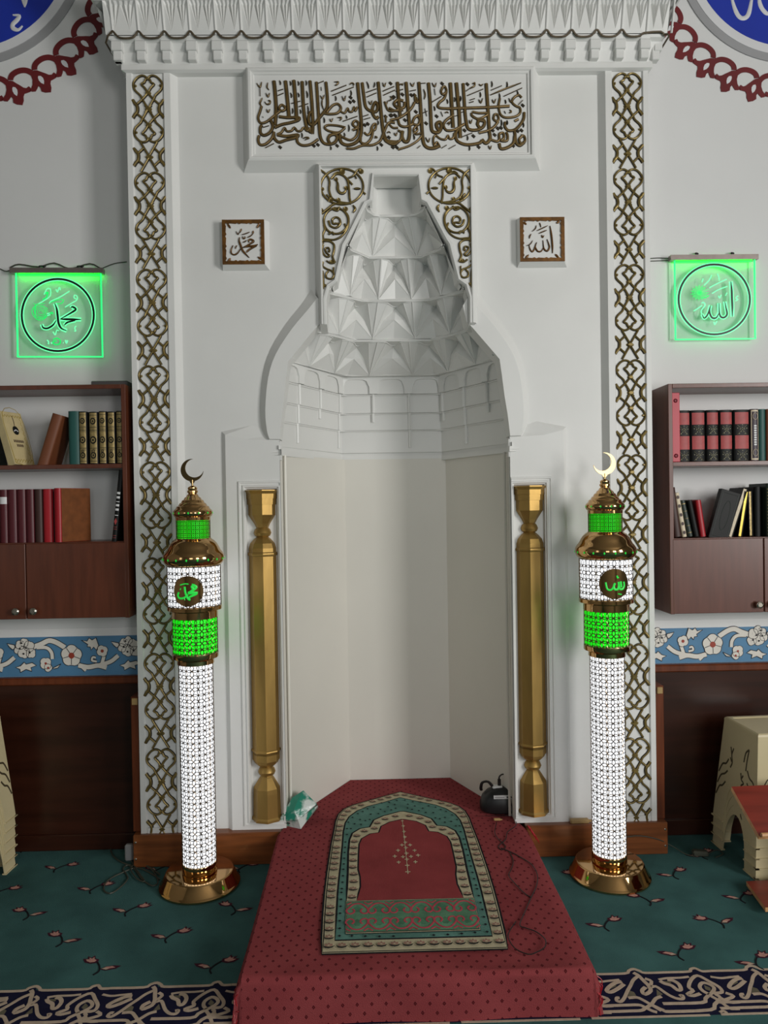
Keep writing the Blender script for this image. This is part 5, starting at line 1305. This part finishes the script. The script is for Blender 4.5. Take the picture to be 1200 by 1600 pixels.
def sp_y(x, th): 
    q = min(1, max(-1, (x-th/2)/(th/2))); return -.010*math.sqrt(max(0, 1-q*q))*min(1, th/.03)-.0006
def spine_patch(b, th, x0, x1, z0, z1, m=0, lift=0.0):
    n = 6; A = []; Bq = []
    for k in range(n+1):
        x = x0+(x1-x0)*k/n; y = sp_y(x, th)-lift; A.append((x, y, z0)); Bq.append((x, y, z1))
    b.loops([A, Bq], m, False, smooth=True)
def deco_gilt(root, th, h, d):
    b = MB(); spine_patch(b, th, th*.12, th*.88, h*.02, h*.98, 0)
    for z0, z1 in ((.05, .06), (.27, .275), (.30, .31), (.62, .625), (.64, .65), (.67, .675), (.70, .71), (.93, .94)): spine_patch(b, th, th*.12, th*.88, h*z0, h*z1, 1, .0006)
    for zc, r in ((.46, .34), (.82, .30), (.17, .30), (.25, .16)):
        n = 14
        for (rr, mm) in ((r, 1), (r*.62, 0), (r*.3, 1)):
            pts = []
            for i in range(n):
                x = th/2+th*rr*math.cos(2*pi*i/n); pts.append((x, sp_y(x, th)-.0009-.0002*(mm == 0)-.0003*(rr < r*.5), h*zc+th*rr*1.25*math.sin(2*pi*i/n)))
            b.poly(pts, mm)
    b.build('gilt_spine', [B_gold, B_black], root)
def deco_bands(root, th, h, d):
    b = MB()
    for z0, z1 in ((.72, .95), (.24, .50)): spine_patch(b, th, th*.08, th*.92, h*z0, h*z1, 0)
    for zc in (.61, .11):
        for i in range(5):
            a = 2*pi*i/5+.3
            for rr in (.14, .30):
                x = th/2+th*rr*math.cos(a); z = h*zc+th*rr*1.0*math.sin(a); r = .0026
                b.poly([(x-r, sp_y(x, th)-.0006, z), (x, sp_y(x, th)-.0006, z-r), (x+r, sp_y(x, th)-.0006, z), (x, sp_y(x, th)-.0006, z+r)], 1)
        for s in (-1, 1): b.stroke([(th/2-s*th*.3, sp_y(th*.2, th)-.0006, h*zc-th*.3), (th/2, sp_y(th/2, th)-.0006, h*zc), (th/2+s*th*.3, sp_y(th*.8, th)-.0006, h*zc+th*.3)], .0016, NY, .0004, 1, 3)
    b.build('spine_labels', [B_label, B_grey], root)
def deco_lines(m, zs=((.1, .12), (.88, .9))):
    def f(root, th, h, d):
        b = MB()
        for z0, z1 in zs: spine_patch(b, th, th*.08, th*.92, h*z0, h*z1, 0)
        b.build('spine_bands', m, root)
    return f
GL = 'books in the left bookcase'; GR = 'books in the right bookcase'
Ys = .012
def xs(u, v, Y=Ys): return P(u, v, Y).x
# --- left, upper shelf (top face z = 1.684)
z = 1.6845
ordn = ['first', 'second', 'third', 'fourth', 'fifth']
book(xs(107.5, 680), Ys, z, .0455, .222, .14, B_teal, 'plain teal hardback at the left end of the gilt set', GL)
for i, (a, c_) in enumerate(((124, 137), (139.5, 154), (155, 167.5), (168.5, 181), (182, 193.5))):
    xa = xs(a, 680); book(xa, Ys, z, xs(c_, 680)-xa, .220-.002*(i % 2), .14, B_black, 'black volume with ornate gilt spine, %s from the teal hardback' % ordn[i], GL, deco=deco_gilt)
book(xs(61, 722)-.002, .0, z+.001, .043, .225, .13, B_brown, 'plain brown book leaning right against the teal hardback', GL, lean=.31)
# beige book shown cover-on, leaning
def cover_book(root_xyz, w_, h_, t_, mcov, label, group, lean, turn, draw=None, mpage=B_page, tilt=0.0):
    root = thing('book', label, 'book', root_xyz, 0, group); root.rotation_euler = (tilt, lean, turn)
    b = MB(); b.box(0, w_, 0, .003, 0, h_, 0, .0008); b.box(0, w_, t_-.003, t_, 0, h_, 0, .0008); b.box(-.002, .003, 0, t_, 0, h_, 0, .0008); b.build('cover', mcov, root)
    b = MB(); b.box(.003, w_-.003, .003, t_-.003, .003, h_-.003); b.build('pages', mpage, root)
    if draw: draw(root, w_, h_)
    return root
def draw_beige(root, w_, h_):
    b = MB()
    def st(pts, wd, m=0): b.stroke([(x*w_, -.0002, z_*h_) for x, z_ in pts], wd, NY, .0006, m, 4)
    st([(.06, .03), (.94, .03), (.94, .97), (.06, .97), (.06, .03)], .003)
    for k in range(7):
        t = .1+.8*k/6; st([(t-.06, .06), (t, .10), (t+.05, .06), (t, .04)], .0025); st([(t-.06, .94), (t, .90), (t+.05, .94)], .0025)
    for k in range(9):
        t = .12+.76*k/8; st([(.90, t-.04), (.84, t), (.90, t+.04)], .0022)
    st([(.5, .93), (.52, .82), (.5, .74)], .004, 1)
    n = 16; b.poly([(w_*(.5+.15*math.cos(2*pi*i/n)), -.001, h_*(.65+.085*math.sin(2*pi*i/n))) for i in range(n)], 2)
    b.stroke([(w_*.40, -.0014, h_*.63), (w_*.5, -.0014, h_*.66), (w_*.60, -.0014, h_*.63)], .004, NY, .0005, 3, 3)
    for r, zz in enumerate((.42, .34)):
        for k in range(6 if r == 0 else 4):
            x = (.27 if r == 0 else .37)+k*.085; st([(x, zz), (x, zz+.05)], .0026, 1); st([(x, zz+.05), (x+.05, zz+.025), (x+.01, zz+.02), (x+.05, zz)], .0022, 1)
    b.build('cover_print', [mat('cover_gilt', (168, 146, 70), .45), B_dkbrown, B_black, label_w], root)
cover_book((P(24, 724, -.01).x, -.01, z+.004), .109, .236, .035, B_beige, 'beige patterned holy book leaning cover-out at the left of the upper shelf', GL, 0, 1.25, draw_beige, tilt=-.31)
book(-1.735, .05, z, .04, .2, .12, B_dkgreen, 'dark book behind the beige holy book', GL, lean=-.05)
# --- left, lower shelf (z = 1.362)
z = 1.3625
def mbook(u0, u1, h, m, label, **k):
    xa = xs(u0, 800); return book(xa, Ys, z, xs(u1, 800)-xa, h, .14, m, label, GL, **k)
def deco_label(root, th, h, d):
    b = MB(); spine_patch(b, th, th*.04, th*.96, h*.73, h*.86, 0, .0006); b.build('paper_label', label_w, root)
mbook(0, 12.5, .222, B_maroon, 'maroon volume with a white paper spine label', deco=deco_label)
mbook(13, 27, .222, B_maroon, 'plain maroon volume just right of the white-labelled one')
mbook(27.5, 41, .222, B_maroon, 'middle plain maroon volume, second from the white-labelled one')
mbook(41.5, 54, .222, B_maroon, 'plain maroon volume just left of the dark brown one')
mbook(55, 67, .222, B_dkbrown, 'dark brown volume between the maroon set and the red books')
mbook(68, 83, .222, B_red, 'bright red book standing beside the dark brown volume')
mbook(83.5, 87.5, .212, B_black, 'thin black booklet squeezed between the two red books')
xa = xs(88, 800)
def deco_sidecover(root, th, h, d):
    b = MB(); b.box(th, th+.0015, .004, d, .001, h-.001); b.build('brown_back_board', B_cover, root)
book(xa, .0, z, .034, .224, .15, B_red, 'red-spined book with brown board, right end of the maroon row', GL, turn=-.50, deco=deco_sidecover)
xa = xs(-14, 800); book(xa-.01, Ys, z, .045, .222, .14, B_maroon, 'maroon volume left of the white-labelled one', GL)
def deco_titles(root, th, h, d):
    b = MB()
    for k, (z0, z1) in enumerate(((.66, .69), (.60, .63), (.55, .56), (.49, .52), (.43, .46), (.36, .37), (.20, .205), (.17, .175), (.08, .085), (.05, .055))): spine_patch(b, th, th*.15, th*.85, h*z0, h*z1, 0 if k < 6 else 1, .0004)
    b.poly([(th*.5+x*th, sp_y(th*.5, th)-.0012, h*(.28+zz)) for x, zz in ((-.3, 0), (0, -.05), (.3, 0), (0, .05))], 1)
    b.build('spine_titles', [label_w, B_label], root)
book(xs(176.5, 845), .0, z, .020, .300, .16, B_black, 'tall black book with white titles leaning on the right side panel', GL, lean=.118, deco=deco_titles)
# --- right, upper shelf (z = 1.656)
z = 1.6565
x0 = xs(1042.5, 720); 
root = thing('box_file', 'tall crimson box file at the left end of the upper right shelf', 'box file', (1.169, -.005, z), 0, None)
b = MB(); b.box(0, .036, 0, .16, 0, .292, 0, .002); b.build('case', B_pink, root)
crims = bm_('deep_crimson', (120, 16, 36))
for zz in (.026, .258):
    b = MB(); n = 16; c = Vector((.018, -.0003, zz)); b.loops([[c+Vector((.009*math.cos(2*pi*i/n), 0, .009*math.sin(2*pi*i/n))) for i in range(n)], [c+Vector((.007*math.cos(2*pi*i/n), -.003, .007*math.sin(2*pi*i/n))) for i in range(n)], [c+Vector((.004*math.cos(2*pi*i/n), -.001, .004*math.sin(2*pi*i/n))) for i in range(n)]], 0, True, False, True, True); b.build('finger_ring', crims, root)
for i, (a, c_) in enumerate(((1056, 1078), (1078.5, 1101.5), (1102.5, 1122.5), (1123.5, 1144), (1145.5, 1170.5))):
    xa = xs(a, 680); book(xa, Ys, z, xs(c_, 680)-xa, .218, .14, B_black, 'black volume with faded red label blocks, %s from the crimson box file' % ordn[i], GR, deco=deco_bands)
def deco_pattern(root, th, h, d):
    b = MB()
    for k in range(2): spine_patch(b, th, th*(.04+.82*k), th*(.14+.82*k), h*.02, h*.98, 0)
    for zc in (.16, .86):
        n = 8; pts = []
        b.stroke([(th/2+th*.3*math.cos(2*pi*i/n), sp_y(th/2, th)-.0004, h*zc+th*.42*math.sin(2*pi*i/n)) for i in range(n)], .0018, NY, .0006, 0, 2, closed=True)
    for z0, z1 in ((.95, .98), (.02, .05)): spine_patch(b, th, th*.14, th*.86, h*z0, h*z1, 0)
    for k in range(9): spine_patch(b, th, th*.34, th*.66, h*(.30+.045*k), h*(.33+.045*k), 1, .0006)
    b.build('spine_pattern', [B_cream, label_w], root)
xa = xs(1172, 680); book(xa, Ys, z, xs(1184.5, 680)-xa, .220, .14, B_plum, 'slim plum book with cream patterned spine', GR, deco=deco_pattern)
xa = xs(1185, 680); book(xa, Ys, z, xs(1195.5, 680)-xa, .219, .14, B_teal, 'slim plain green book right of the plum patterned one', GR)
xa = xs(1196.5, 680); book(xa, Ys, z, .035, .219, .14, B_brown, 'brown book at the right edge of the upper right shelf', GR)
# --- right, lower shelf (z = 1.334)
z = 1.3345
def lb(ub, wpx, vt, dxpx, m, label, deco=None, h=None, pages=B_page, d=.12):
    xb = xs(ub, 842); th = wpx*.00270; hh = (842-vt)*.00270; ln = math.atan2(dxpx, 842-vt)
    return book(xb, .008, z+(0 if ln >= 0 else th*math.sin(-ln))+.0, th, hh/math.cos(ln)*.99, d, m, label, GR, lean=ln, deco=deco, pages=pages)
lb(1044.5, 3.5, 812, 0, B_gold, 'small gilt booklet upright against the left side panel')
lb(1052, 12, 764, -9.5, B_dkbrown, 'dark brown book leaning left at the end of the lower right shelf', d=.14)
def deco_dots(root, th, h, d):
    b = MB()
    for k in range(5):
        n = 10; zc = .1+.2*k; b.poly([(th/2+th*.3*math.cos(2*pi*i/n), sp_y(th/2, th)-.0008, h*zc+th*.4*math.sin(2*pi*i/n)) for i in range(n)], 0)
    b.build('spine_rosettes', B_dkbrown, root)
lb(1065.5, 7, 772, -12, B_cream, 'leaning cream book with brown rosettes on its spine', deco_dots)
lb(1074.5, 7.5, 785, -12, B_dkgreen, 'leaning dark green book with gilt bands on its spine', deco_lines(B_gold, ((.1, .12), (.3, .31), (.5, .51), (.7, .71), (.9, .92))))
lb(1084, 8, 785, -11, B_black, 'leaning black book between the dark green and red ones')
lb(1094, 8.5, 784, -8, B_red, 'small red book leaning left in the lower right shelf')
def draw_black(root, w_, h_):
    b = MB(); b.stroke([(w_*.1, -.0002, h_*.06), (w_*.9, -.0002, h_*.06), (w_*.9, -.0002, h_*.94), (w_*.1, -.0002, h_*.94)], .0025, NY, .0006, 0, 1, closed=True)
    n = 20; b.stroke([(w_*(.5+.2*math.cos(2*pi*i/n)), -.0002, h_*(.5+.3*math.sin(2*pi*i/n))) for i in range(n)], .002, NY, .0006, 0, 1, closed=True)
    b.build('blind_tooling', B_dkgreen, root)
cover_book((xs(1109, 841), .02, z+.001), .086, .215, .026, B_black, 'black tooled holy book leaning right, cover facing out', GR, .29, .05, draw_black, B_yellow)
def gilt_edge(ub, vt, dx, wpx, mpage, label, m=B_black):
    """book turned with its gilded page edge towards the room"""
    xb = xs(ub, 842); th = wpx*.0027; hh = (842-vt)*.00270; ln = math.atan2(dx, 842-vt)
    root = thing('book', label, 'book', (xb, .025, z+.001), 0, GR); root.rotation_euler = (0, ln, 0)
    b = MB(); b.box(-.003, 0, 0, .12, 0, hh/math.cos(ln), 0, .0008); b.box(th, th+.003, 0, .12, 0, hh/math.cos(ln), 0, .0008); b.box(-.003, th+.003, .117, .12, 0, hh/math.cos(ln)); b.build('cover', m, root)
    b = MB(); b.box(0, th, .003, .117, .003, hh/math.cos(ln)-.003)
    for k in range(7): b.box(th*.2, th*.8, .0022, .0032, hh*(.1+.12*k), hh*(.14+.12*k))
    b.build('gilt_page_edge', mpage, root)
gilt_edge(1140.5, 765, 26, 5.5, B_cream, 'leaning black book showing its cream gilt page edge')
gilt_edge(1156.5, 770, 12, 4.5, B_yellow, 'leaning black book with bright yellow gilt page edge')
gilt_edge(1174.5, 770, -1, 4.0, B_gold, 'upright black book with a speckled gold page edge')
xa = xs(1182, 842); book(xa, .03, z, .030, .212, .13, B_black, 'plain black book standing behind the gilt-edged ones', GR)
xa = xs(1195, 842); book(xa, .0, z, .03, .226, .14, B_dkgreen, 'dark green book with gilt lattice spine at the right frame edge', GR, deco=deco_lines(B_gold, [(.04+.06*k, .06+.06*k) for k in range(15)]))

# =================================================================== stacked plastic stools
def stool_mesh(h=.44, wb=.155, wt=.118, db=.165, dt=.125):
    """truncated pyramid shell: four arched sides, rimmed top"""
    parts = {}
    b = MB()
    def ww(z): k = z/h; return wb+(wt-wb)*k, db+(dt-db)*k
    t = .004
    def side(fn, sgnflip):
        # outline of one side with an arched opening between the legs, in (s in -1..1, z)
        N = 12; arch = []
        for i in range(N+1):
            a = pi*i/N; arch.append((-.50*math.cos(a), .0+.185*(math.sin(a)**.8)))
        top = [(-1+2*i/N, h-.012) for i in range(N+1)]
        low = []
        for i in range(N+1):
            low.append(arch[i])
        o_ = [fn(s, z, 0) for s, z in top]; q_ = [fn(s, z, 0) for s, z in low]
        b.loops([o_, q_], 0, False); 
        i_ = [fn(s, z, -t) for s, z in top]; j_ = [fn(s, z, -t) for s, z in low]
        b.loops([i_, j_], 0, False); b.loops([q_, j_], 0, False)
        for s in (-1, 1):
            b.poly([fn(s, h-.012, 0), fn(s*.5, 0, 0), fn(s, 0, 0)]); b.poly([fn(s, h-.012, -t), fn(s*.5, 0, -t), fn(s, 0, -t)])
            b.poly([fn(s*.5, 0, 0), fn(s, 0, 0), fn(s, 0, -t), fn(s*.5, 0, -t)])
    def fx(sg): return lambda s, z, o: (sg*(ww(z)[0]+o), s*(ww(z)[1]), z)
    def fy(sg): return lambda s, z, o: (s*(ww(z)[0]), sg*(ww(z)[1]+o), z)
    for sg in (-1, 1): side(fx(sg), 0); side(fy(sg), 0)
    # bottom lips of the legs
    for sx in (-1, 1):
        for sy in (-1, 1):
            b.box(min(sx*(wb+.005), sx*(wb-.012)), max(sx*(wb+.005), sx*(wb-.012)), min(sy*(db+.005), sy*(db*.5)), max(sy*(db+.005), sy*(db*.5)), 0, .005)
            b.box(min(sx*(wb+.005), sx*(wb*.5)), max(sx*(wb+.005), sx*(wb*.5)), min(sy*(db+.005), sy*(db-.012)), max(sy*(db+.005), sy*(db-.012)), 0, .005)
    parts['legs'] = b
    c = MB()
    def rr(e, z, w_=None): return [(-wt+e, -dt+e, z), (wt-e, -dt+e, z), (wt-e, dt-e, z), (-wt+e, dt-e, z)]
    c.loops([rr(-.002, h-.012), rr(.0, h-.004), rr(.006, h), rr(.022, h), rr(.025, h-.004), rr(.03, h-.004)], 0, True, False, True)
    parts['top'] = c
    s = MB()                                              # pierced flower slots and wavy grooves on the side
    for sg in (-1, 1):
        f = fx(sg)
        for pts in ([(-.55, .36), (-.38, .34), (-.3, .30)], [(-.55, .36), (-.46, .31), (-.42, .27)], [(.28, .33), (.36, .30), (.30, .27), (.38, .245)], [(.44, .33), (.36, .30)], [(.42, .285), (.33, .27)], [(-.30+.0, .245), (-.22, .225), (-.34, .215), (-.22, .20), (-.3, .185)], [(-.18, .25), (-.22, .225)],
                    [(-.95, .20), (-.8, .24), (-.62, .25), (-.5, .275)], [(-.96, .15), (-.82, .19), (-.64, .205), (-.5, .225)], [(-.97, .10), (-.84, .14), (-.7, .15), (-.56, .175)], [(.95, .20), (.8, .24), (.62, .25), (.5, .275)], [(.96, .15), (.82, .19), (.64, .205), (.5, .225)], [(.97, .10), (.84, .14), (.7, .15), (.56, .175)]):
            s.stroke([f(a, z, .0004) for a, z in pts], .008, Vector((sg, 0, .1)).normalized(), .0012, 0, 3)
        f = fy(sg)
        n = 20
        for r in (.055, .04): s.stroke([f(.0+r/.14*math.cos(2*pi*i/n), .31+r*math.sin(2*pi*i/n), .0004) for i in range(n)], .004, Vector((0, sg, .1)).normalized(), .0012, 0, 1, closed=True)
        for pts in ([(-.9, .2), (-.7, .26), (-.4, .28)], [(.9, .2), (.7, .26), (.4, .28)], [(-.92, .14), (-.72, .2), (-.5, .22)], [(.92, .14), (.72, .2), (.5, .22)]):
            s.stroke([f(a, z, .0004) for a, z in pts], .005, Vector((0, sg, .1)).normalized(), .0012, 0, 3)
    parts['slots'] = s
    return parts
def stack(x, y, rz, n, step, labels, group):
    pr = stool_mesh()
    root = thing('plastic_stool', labels[0], 'stool', (x, y, 0), rz, group)
    lg = pr['legs'].build('leg_frame', plastic, root); tp = pr['top'].build('seat', plastic, root); so = pr['slots'].build('carved_pattern', plastic_slot, lg)
    for k in range(1, n): dup(root, (x+.001*k, y, step*k), None, labels[k])
pos = ['bottom stool', 'second stool up', 'third stool up', 'fourth stool up', 'fifth stool up', 'topmost stool']
stack(1.528, -.072, .05, 4, .040, ['beige plastic %s of the stack beside the right lamp' % (p if k < 3 else 'topmost stool') for k, p in enumerate(pos[:4])], 'stacked stools at the right')
stack(-1.79, -.125, -.05, 6, .042, ['beige plastic %s of the stack at the left edge' % p for p in pos], 'stacked stools at the left')

# =================================================================== low red-board reading desk, right edge
A = F(1166, 1376, .0); topc = P(1143, 1228, -.36); 
root = thing('reading_desk', 'low folding reading desk with reddish boards at the right edge', 'desk', (1.52, -.42, 0))
L0 = Vector(root.location)
def quad_board(name, pts, t, mats, par):
    b = MB(); n = (pts[1]-pts[0]).cross(pts[2]-pts[0]).normalized()
    if n.z < 0: n = -n
    lo = [p-n*t-L0 for p in pts]; up = [p-L0 for p in pts]
    b.add(up, [(0, 1, 2, 3)], 0); b.add(lo, [(3, 2, 1, 0)], 0); b.loops([lo, up], 1, True)
    return b.build(name, mats, par)
tp0, tp1 = P(1143, 1229, -.34), P(1186, 1306, -.56)
dx = Vector((.46, .02, 0))
tq = quad_board('sloped_top', [tp0, tp1, tp1+dx+Vector((0, 0, .0)), tp0+dx], .016, [desk_red, ply], root)
b = MB(); b.tube([tp1-L0+Vector((.006, -.004, .004)), tp1+dx-L0+Vector((0, -.004, .004))], .008, 8, 0, 1); b.build('front_ledge', ply, root)
bz = .03
b0, b1 = F(1166, 1377, bz), F(1196, 1418, bz)
quad_board('lower_board', [b0, b1, b1+Vector((.42, .02, 0)), b0+Vector((.42, .02, 0))], .016, [desk_red, ply], root)
for xx in (1.62, 1.72):
    b = MB(); b.box(xx-.012-L0.x, xx+.012-L0.x, -.52-L0.y, -.40-L0.y, 0.0, .36); b.build('support_leg', desk_red, root)
b = MB(); b.box(b0.x+.06-L0.x, b0.x+.09-L0.x, b1.y+.02-L0.y, b0.y-.02-L0.y, 0, bz-.016); b.build('foot_batten', desk_red, root)

# =================================================================== small things on the platform and floor
# tissue packet leaning at the left corner of the niche
q = [P(440, 1288, .03), P(470, 1295, -.0), P(495, 1262, .06), P(494, 1254, .085), P(474, 1235, .11), P(460, 1244, .10), P(446, 1272, .06)]
root = thing('tissue_packet', 'crumpled white and teal plastic tissue packet by the left gold column', 'packet', (-.44, .05, TOPZ+.002))
L0 = Vector(root.location)
b = MB(); Zb = TOPZ+.003
base_ = [F(441, 1289, Zb), F(470, 1295.5, Zb), F(497, 1262, Zb), F(480, 1250, Zb), F(455, 1262, Zb)]
topp = [P(438.5, 1277, .0), P(459, 1266, .005), P(495, 1256, .055), P(474, 1235, .085), P(457, 1246, .06)]
n = len(base_)
midr = [base_[i].lerp(topp[i], .5)+Vector((random.uniform(-.004, .004), -.008, .004)) for i in range(n)]
b.loops([[p-L0 for p in base_], [p-L0 for p in midr], [p-L0 for p in topp]], 0, True, True, False)
cc = sum(topp, Vector())/n+Vector((0, -.004, .012))
for i in range(n): b.add([topp[i]-L0, topp[(i+1) % n]-L0, cc-L0], [(0, 1, 2)], 0)
pk = mat('packet_film', (200, 208, 204), .22, var=.1, vscale=14, bump=.6, bscale=45, wear=(40, 130, 108))
pk.node_tree.nodes['Color Ramp'].color_ramp.elements[0].position = .43; pk.node_tree.nodes['Color Ramp'].color_ramp.elements[1].position = .55
b.build('film_wrap', pk, root)
b = MB(); e = [F(441, 1289, Zb), F(470, 1295.5, Zb)]
v0, v1 = topp[0]-L0, midr[1]-L0
b.stroke([(e[0]-L0).lerp(midr[0]-L0, .6).lerp((e[1]-L0).lerp(midr[1]-L0, .6), t)+Vector((0, -.004, 0)) for t in (.22, .5)], .005, NY, .001, 0, 1); b.build('printed_mark', black_pl, root)
# black speaker/receiver unit with label and cables
c = F(790, 1273, TOPZ)
root = thing('black_speaker', 'small black rounded speaker with white sticker beside the right gold column', 'speaker', (c.x+.002, c.y+.05, TOPZ+.002)); root.scale = (1.6, 1.2, 1.15)
b = MB(); prof_s = []
def srow(z, wx, wy, ex=2.6, n=32):
    out = []
    for i in range(n):
        t = 2*pi*i/n; cx_, sx_ = math.cos(t), math.sin(t)
        out.append((wx*math.copysign(abs(cx_)**(2/ex), cx_), wy*math.copysign(abs(sx_)**(2/ex), sx_), z))
    return out
b.loops([srow(0, .058, .042), srow(.006, .066, .048), srow(.03, .067, .048), srow(.058, .060, .042), srow(.078, .046, .032), srow(.088, .026, .02), srow(.090, .008, .006)], 0, True, True, True, True)
b.build('housing', black_pl, root)
b = MB(); b.add([(-.033, -.0445, .060), (.024, -.0455, .060), (.024, -.0415, .072), (-.033, -.0405, .072)], [(0, 1, 2, 3)]); lb_ = b.build('sticker', label_w, root)
b = MB(); b.add([(.002, -.0462, .063), (.021, -.0462, .063), (.021, -.0435, .069), (.002, -.0435, .069)], [(0, 1, 2, 3)]); b.add([(-.030, -.0458, .0635), (-.004, -.0458, .0635), (-.004, -.0445, .0675), (-.030, -.0445, .0675)], [(0, 1, 2, 3)], 1); b.build('sticker_print', [black_pl, ring_g], lb_)
b = MB(); b.box(-.032, -.004, -.012, .012, .084, .094, 0, .003); b.build('white_socket', label_w, root)
b = MB(); b.tube([(-.03, 0, .089), (-.042, .004, .107), (-.058, .006, .104), (-.062, .01, .085), (-.06, .02, .07)], .0045, 7); b.tube([(-.012, 0, .089), (-.012, 0, .125), (.0, .0, .137), (.022, .004, .128), (.05, .008, .09), (.078, .0, .04), (.088, -.01, .0)], .0025, 6); b.tube([(-.012, 0, .092), (-.012, 0, .118)], .0048, 7); b.build('lead', cable_b, root)
b = MB(); b.lathe([(.0, .0), (.0125, .001), (.0125, .006), (.004, .008)], (0, 0, 0), 16)
b.v = [(x*1.2+.022, -.0475-z_*.2, .024+y*.9) for x, y, z_ in b.v]; b.build('control_knob', bm_('grey_knob', (64, 64, 70), .3), root)
b = MB(); b.box(.06, .088, -.02, .03, 0, .045, 0, .008); b.build('plug_block', black_pl, root)
# thin cable wandering over the platform
def floorpath(pts, Z, dz=.0): return [F(u, v, Z)+Vector((0, 0, dz)) for u, v in pts]
b = MB()
zt_ = TOPZ+.005
b.tube(floorpath([(776, 1285), (773, 1300), (778, 1310), (790, 1322), (784, 1328), (779, 1322), (790, 1312), (793, 1300), (806, 1290), (806, 1279)], zt_), .0018, 5)
b.tube(floorpath([(783, 1325), (800, 1332), (818, 1342), (832, 1352), (840, 1368), (838, 1385), (831, 1400), (820, 1425), (812, 1445), (822, 1450), (838, 1456), (852, 1468), (851, 1480), (838, 1488), (825, 1491), (805, 1482), (794, 1465), (796, 1455), (806, 1440)], zt_), .0018, 5)
b.tube(floorpath([(796, 1330), (802, 1345), (799, 1358), (795, 1368), (806, 1382), (820, 1396), (830, 1402)], zt_), .0018, 5)
tag(b.build('thin_cable', cable_b), 'thin dark cable trailing over the red carpet from the black speaker', 'cable')
c = F(776, 1283, TOPZ); b = MB(); b.box(-.012, .016, -.006, .006, .0, .009, 0, .002); b.box(.016, .024, -.003, .003, .002, .006)
o = b.build('cable_plug', tan, None, (c.x, c.y, TOPZ+.003)); tag(o, 'tiny cable plug lying on the red carpet in front of the speaker', 'plug')
# cable tangle by the left lamp
b = MB()
zf = .004
b.tube(floorpath([(172, 1322), (176, 1336), (188, 1346), (205, 1352), (225, 1352), (240, 1362), (247, 1378), (238, 1384), (222, 1374), (212, 1360), (200, 1352), (192, 1358), (200, 1372), (186, 1388), (172, 1396), (162, 1390), (168, 1376), (190, 1364), (215, 1356), (238, 1366), (250, 1374)], zf), .0028, 6)
b.tube(floorpath([(205, 1346), (215, 1362), (226, 1378), (214, 1374), (204, 1358), (216, 1350), (234, 1356), (250, 1368)], zf, .003), .0028, 6)
tag(b.build('power_cord', cable_g), 'tangled grey-green power cord on the carpet beside the left lamp', 'cord')
c = F(205, 1333, 0); b = MB(); b.box(-.018, .018, -.012, .012, 0, .07, 0, .006)
o = b.build('plug_adapter', ring_g, None, (-1.155, .05, 0)); tag(o, 'small pale plug standing at the left end of the wooden plinth', 'plug')
# cord with switch at the right
b = MB(); b.tube([P(978, 1308, -.05), P(1000, 1306, -.03), P(1030, 1312, -.025), F(1052, 1323, .02), F(1070, 1334, .006), F(1085, 1338, .006)], .0022, 6)
b.tube(floorpath([(1106, 1334), (1120, 1328), (1130, 1334), (1118, 1340)], zf), .0022, 6)
tag(b.build('lamp_cord', cable_g), 'thin cord running from the right lamp along the plinth to the carpet', 'cord')
c = F(1094, 1337, 0); b = MB(); b.box(-.032, .032, -.016, .016, .0, .022, 0, .006)
o = b.build('inline_switch', cable_g, None, (c.x, c.y, .001)); o.rotation_euler = (0, 0, -.2); tag(o, 'grey-green inline switch box on the carpet by the right stools', 'switch')
c = P(904, 1285, 0); b = MB(); b.box(-.040, .040, -.012, .012, .0, .019, 0, .005); b.box(.04, .058, -.004, .004, .006, .013)
o = b.build('cable_connector', tan, None, (.757, -.003, ZB)); tag(o, 'small tan connector lying on the plinth right of the gold column', 'connector')
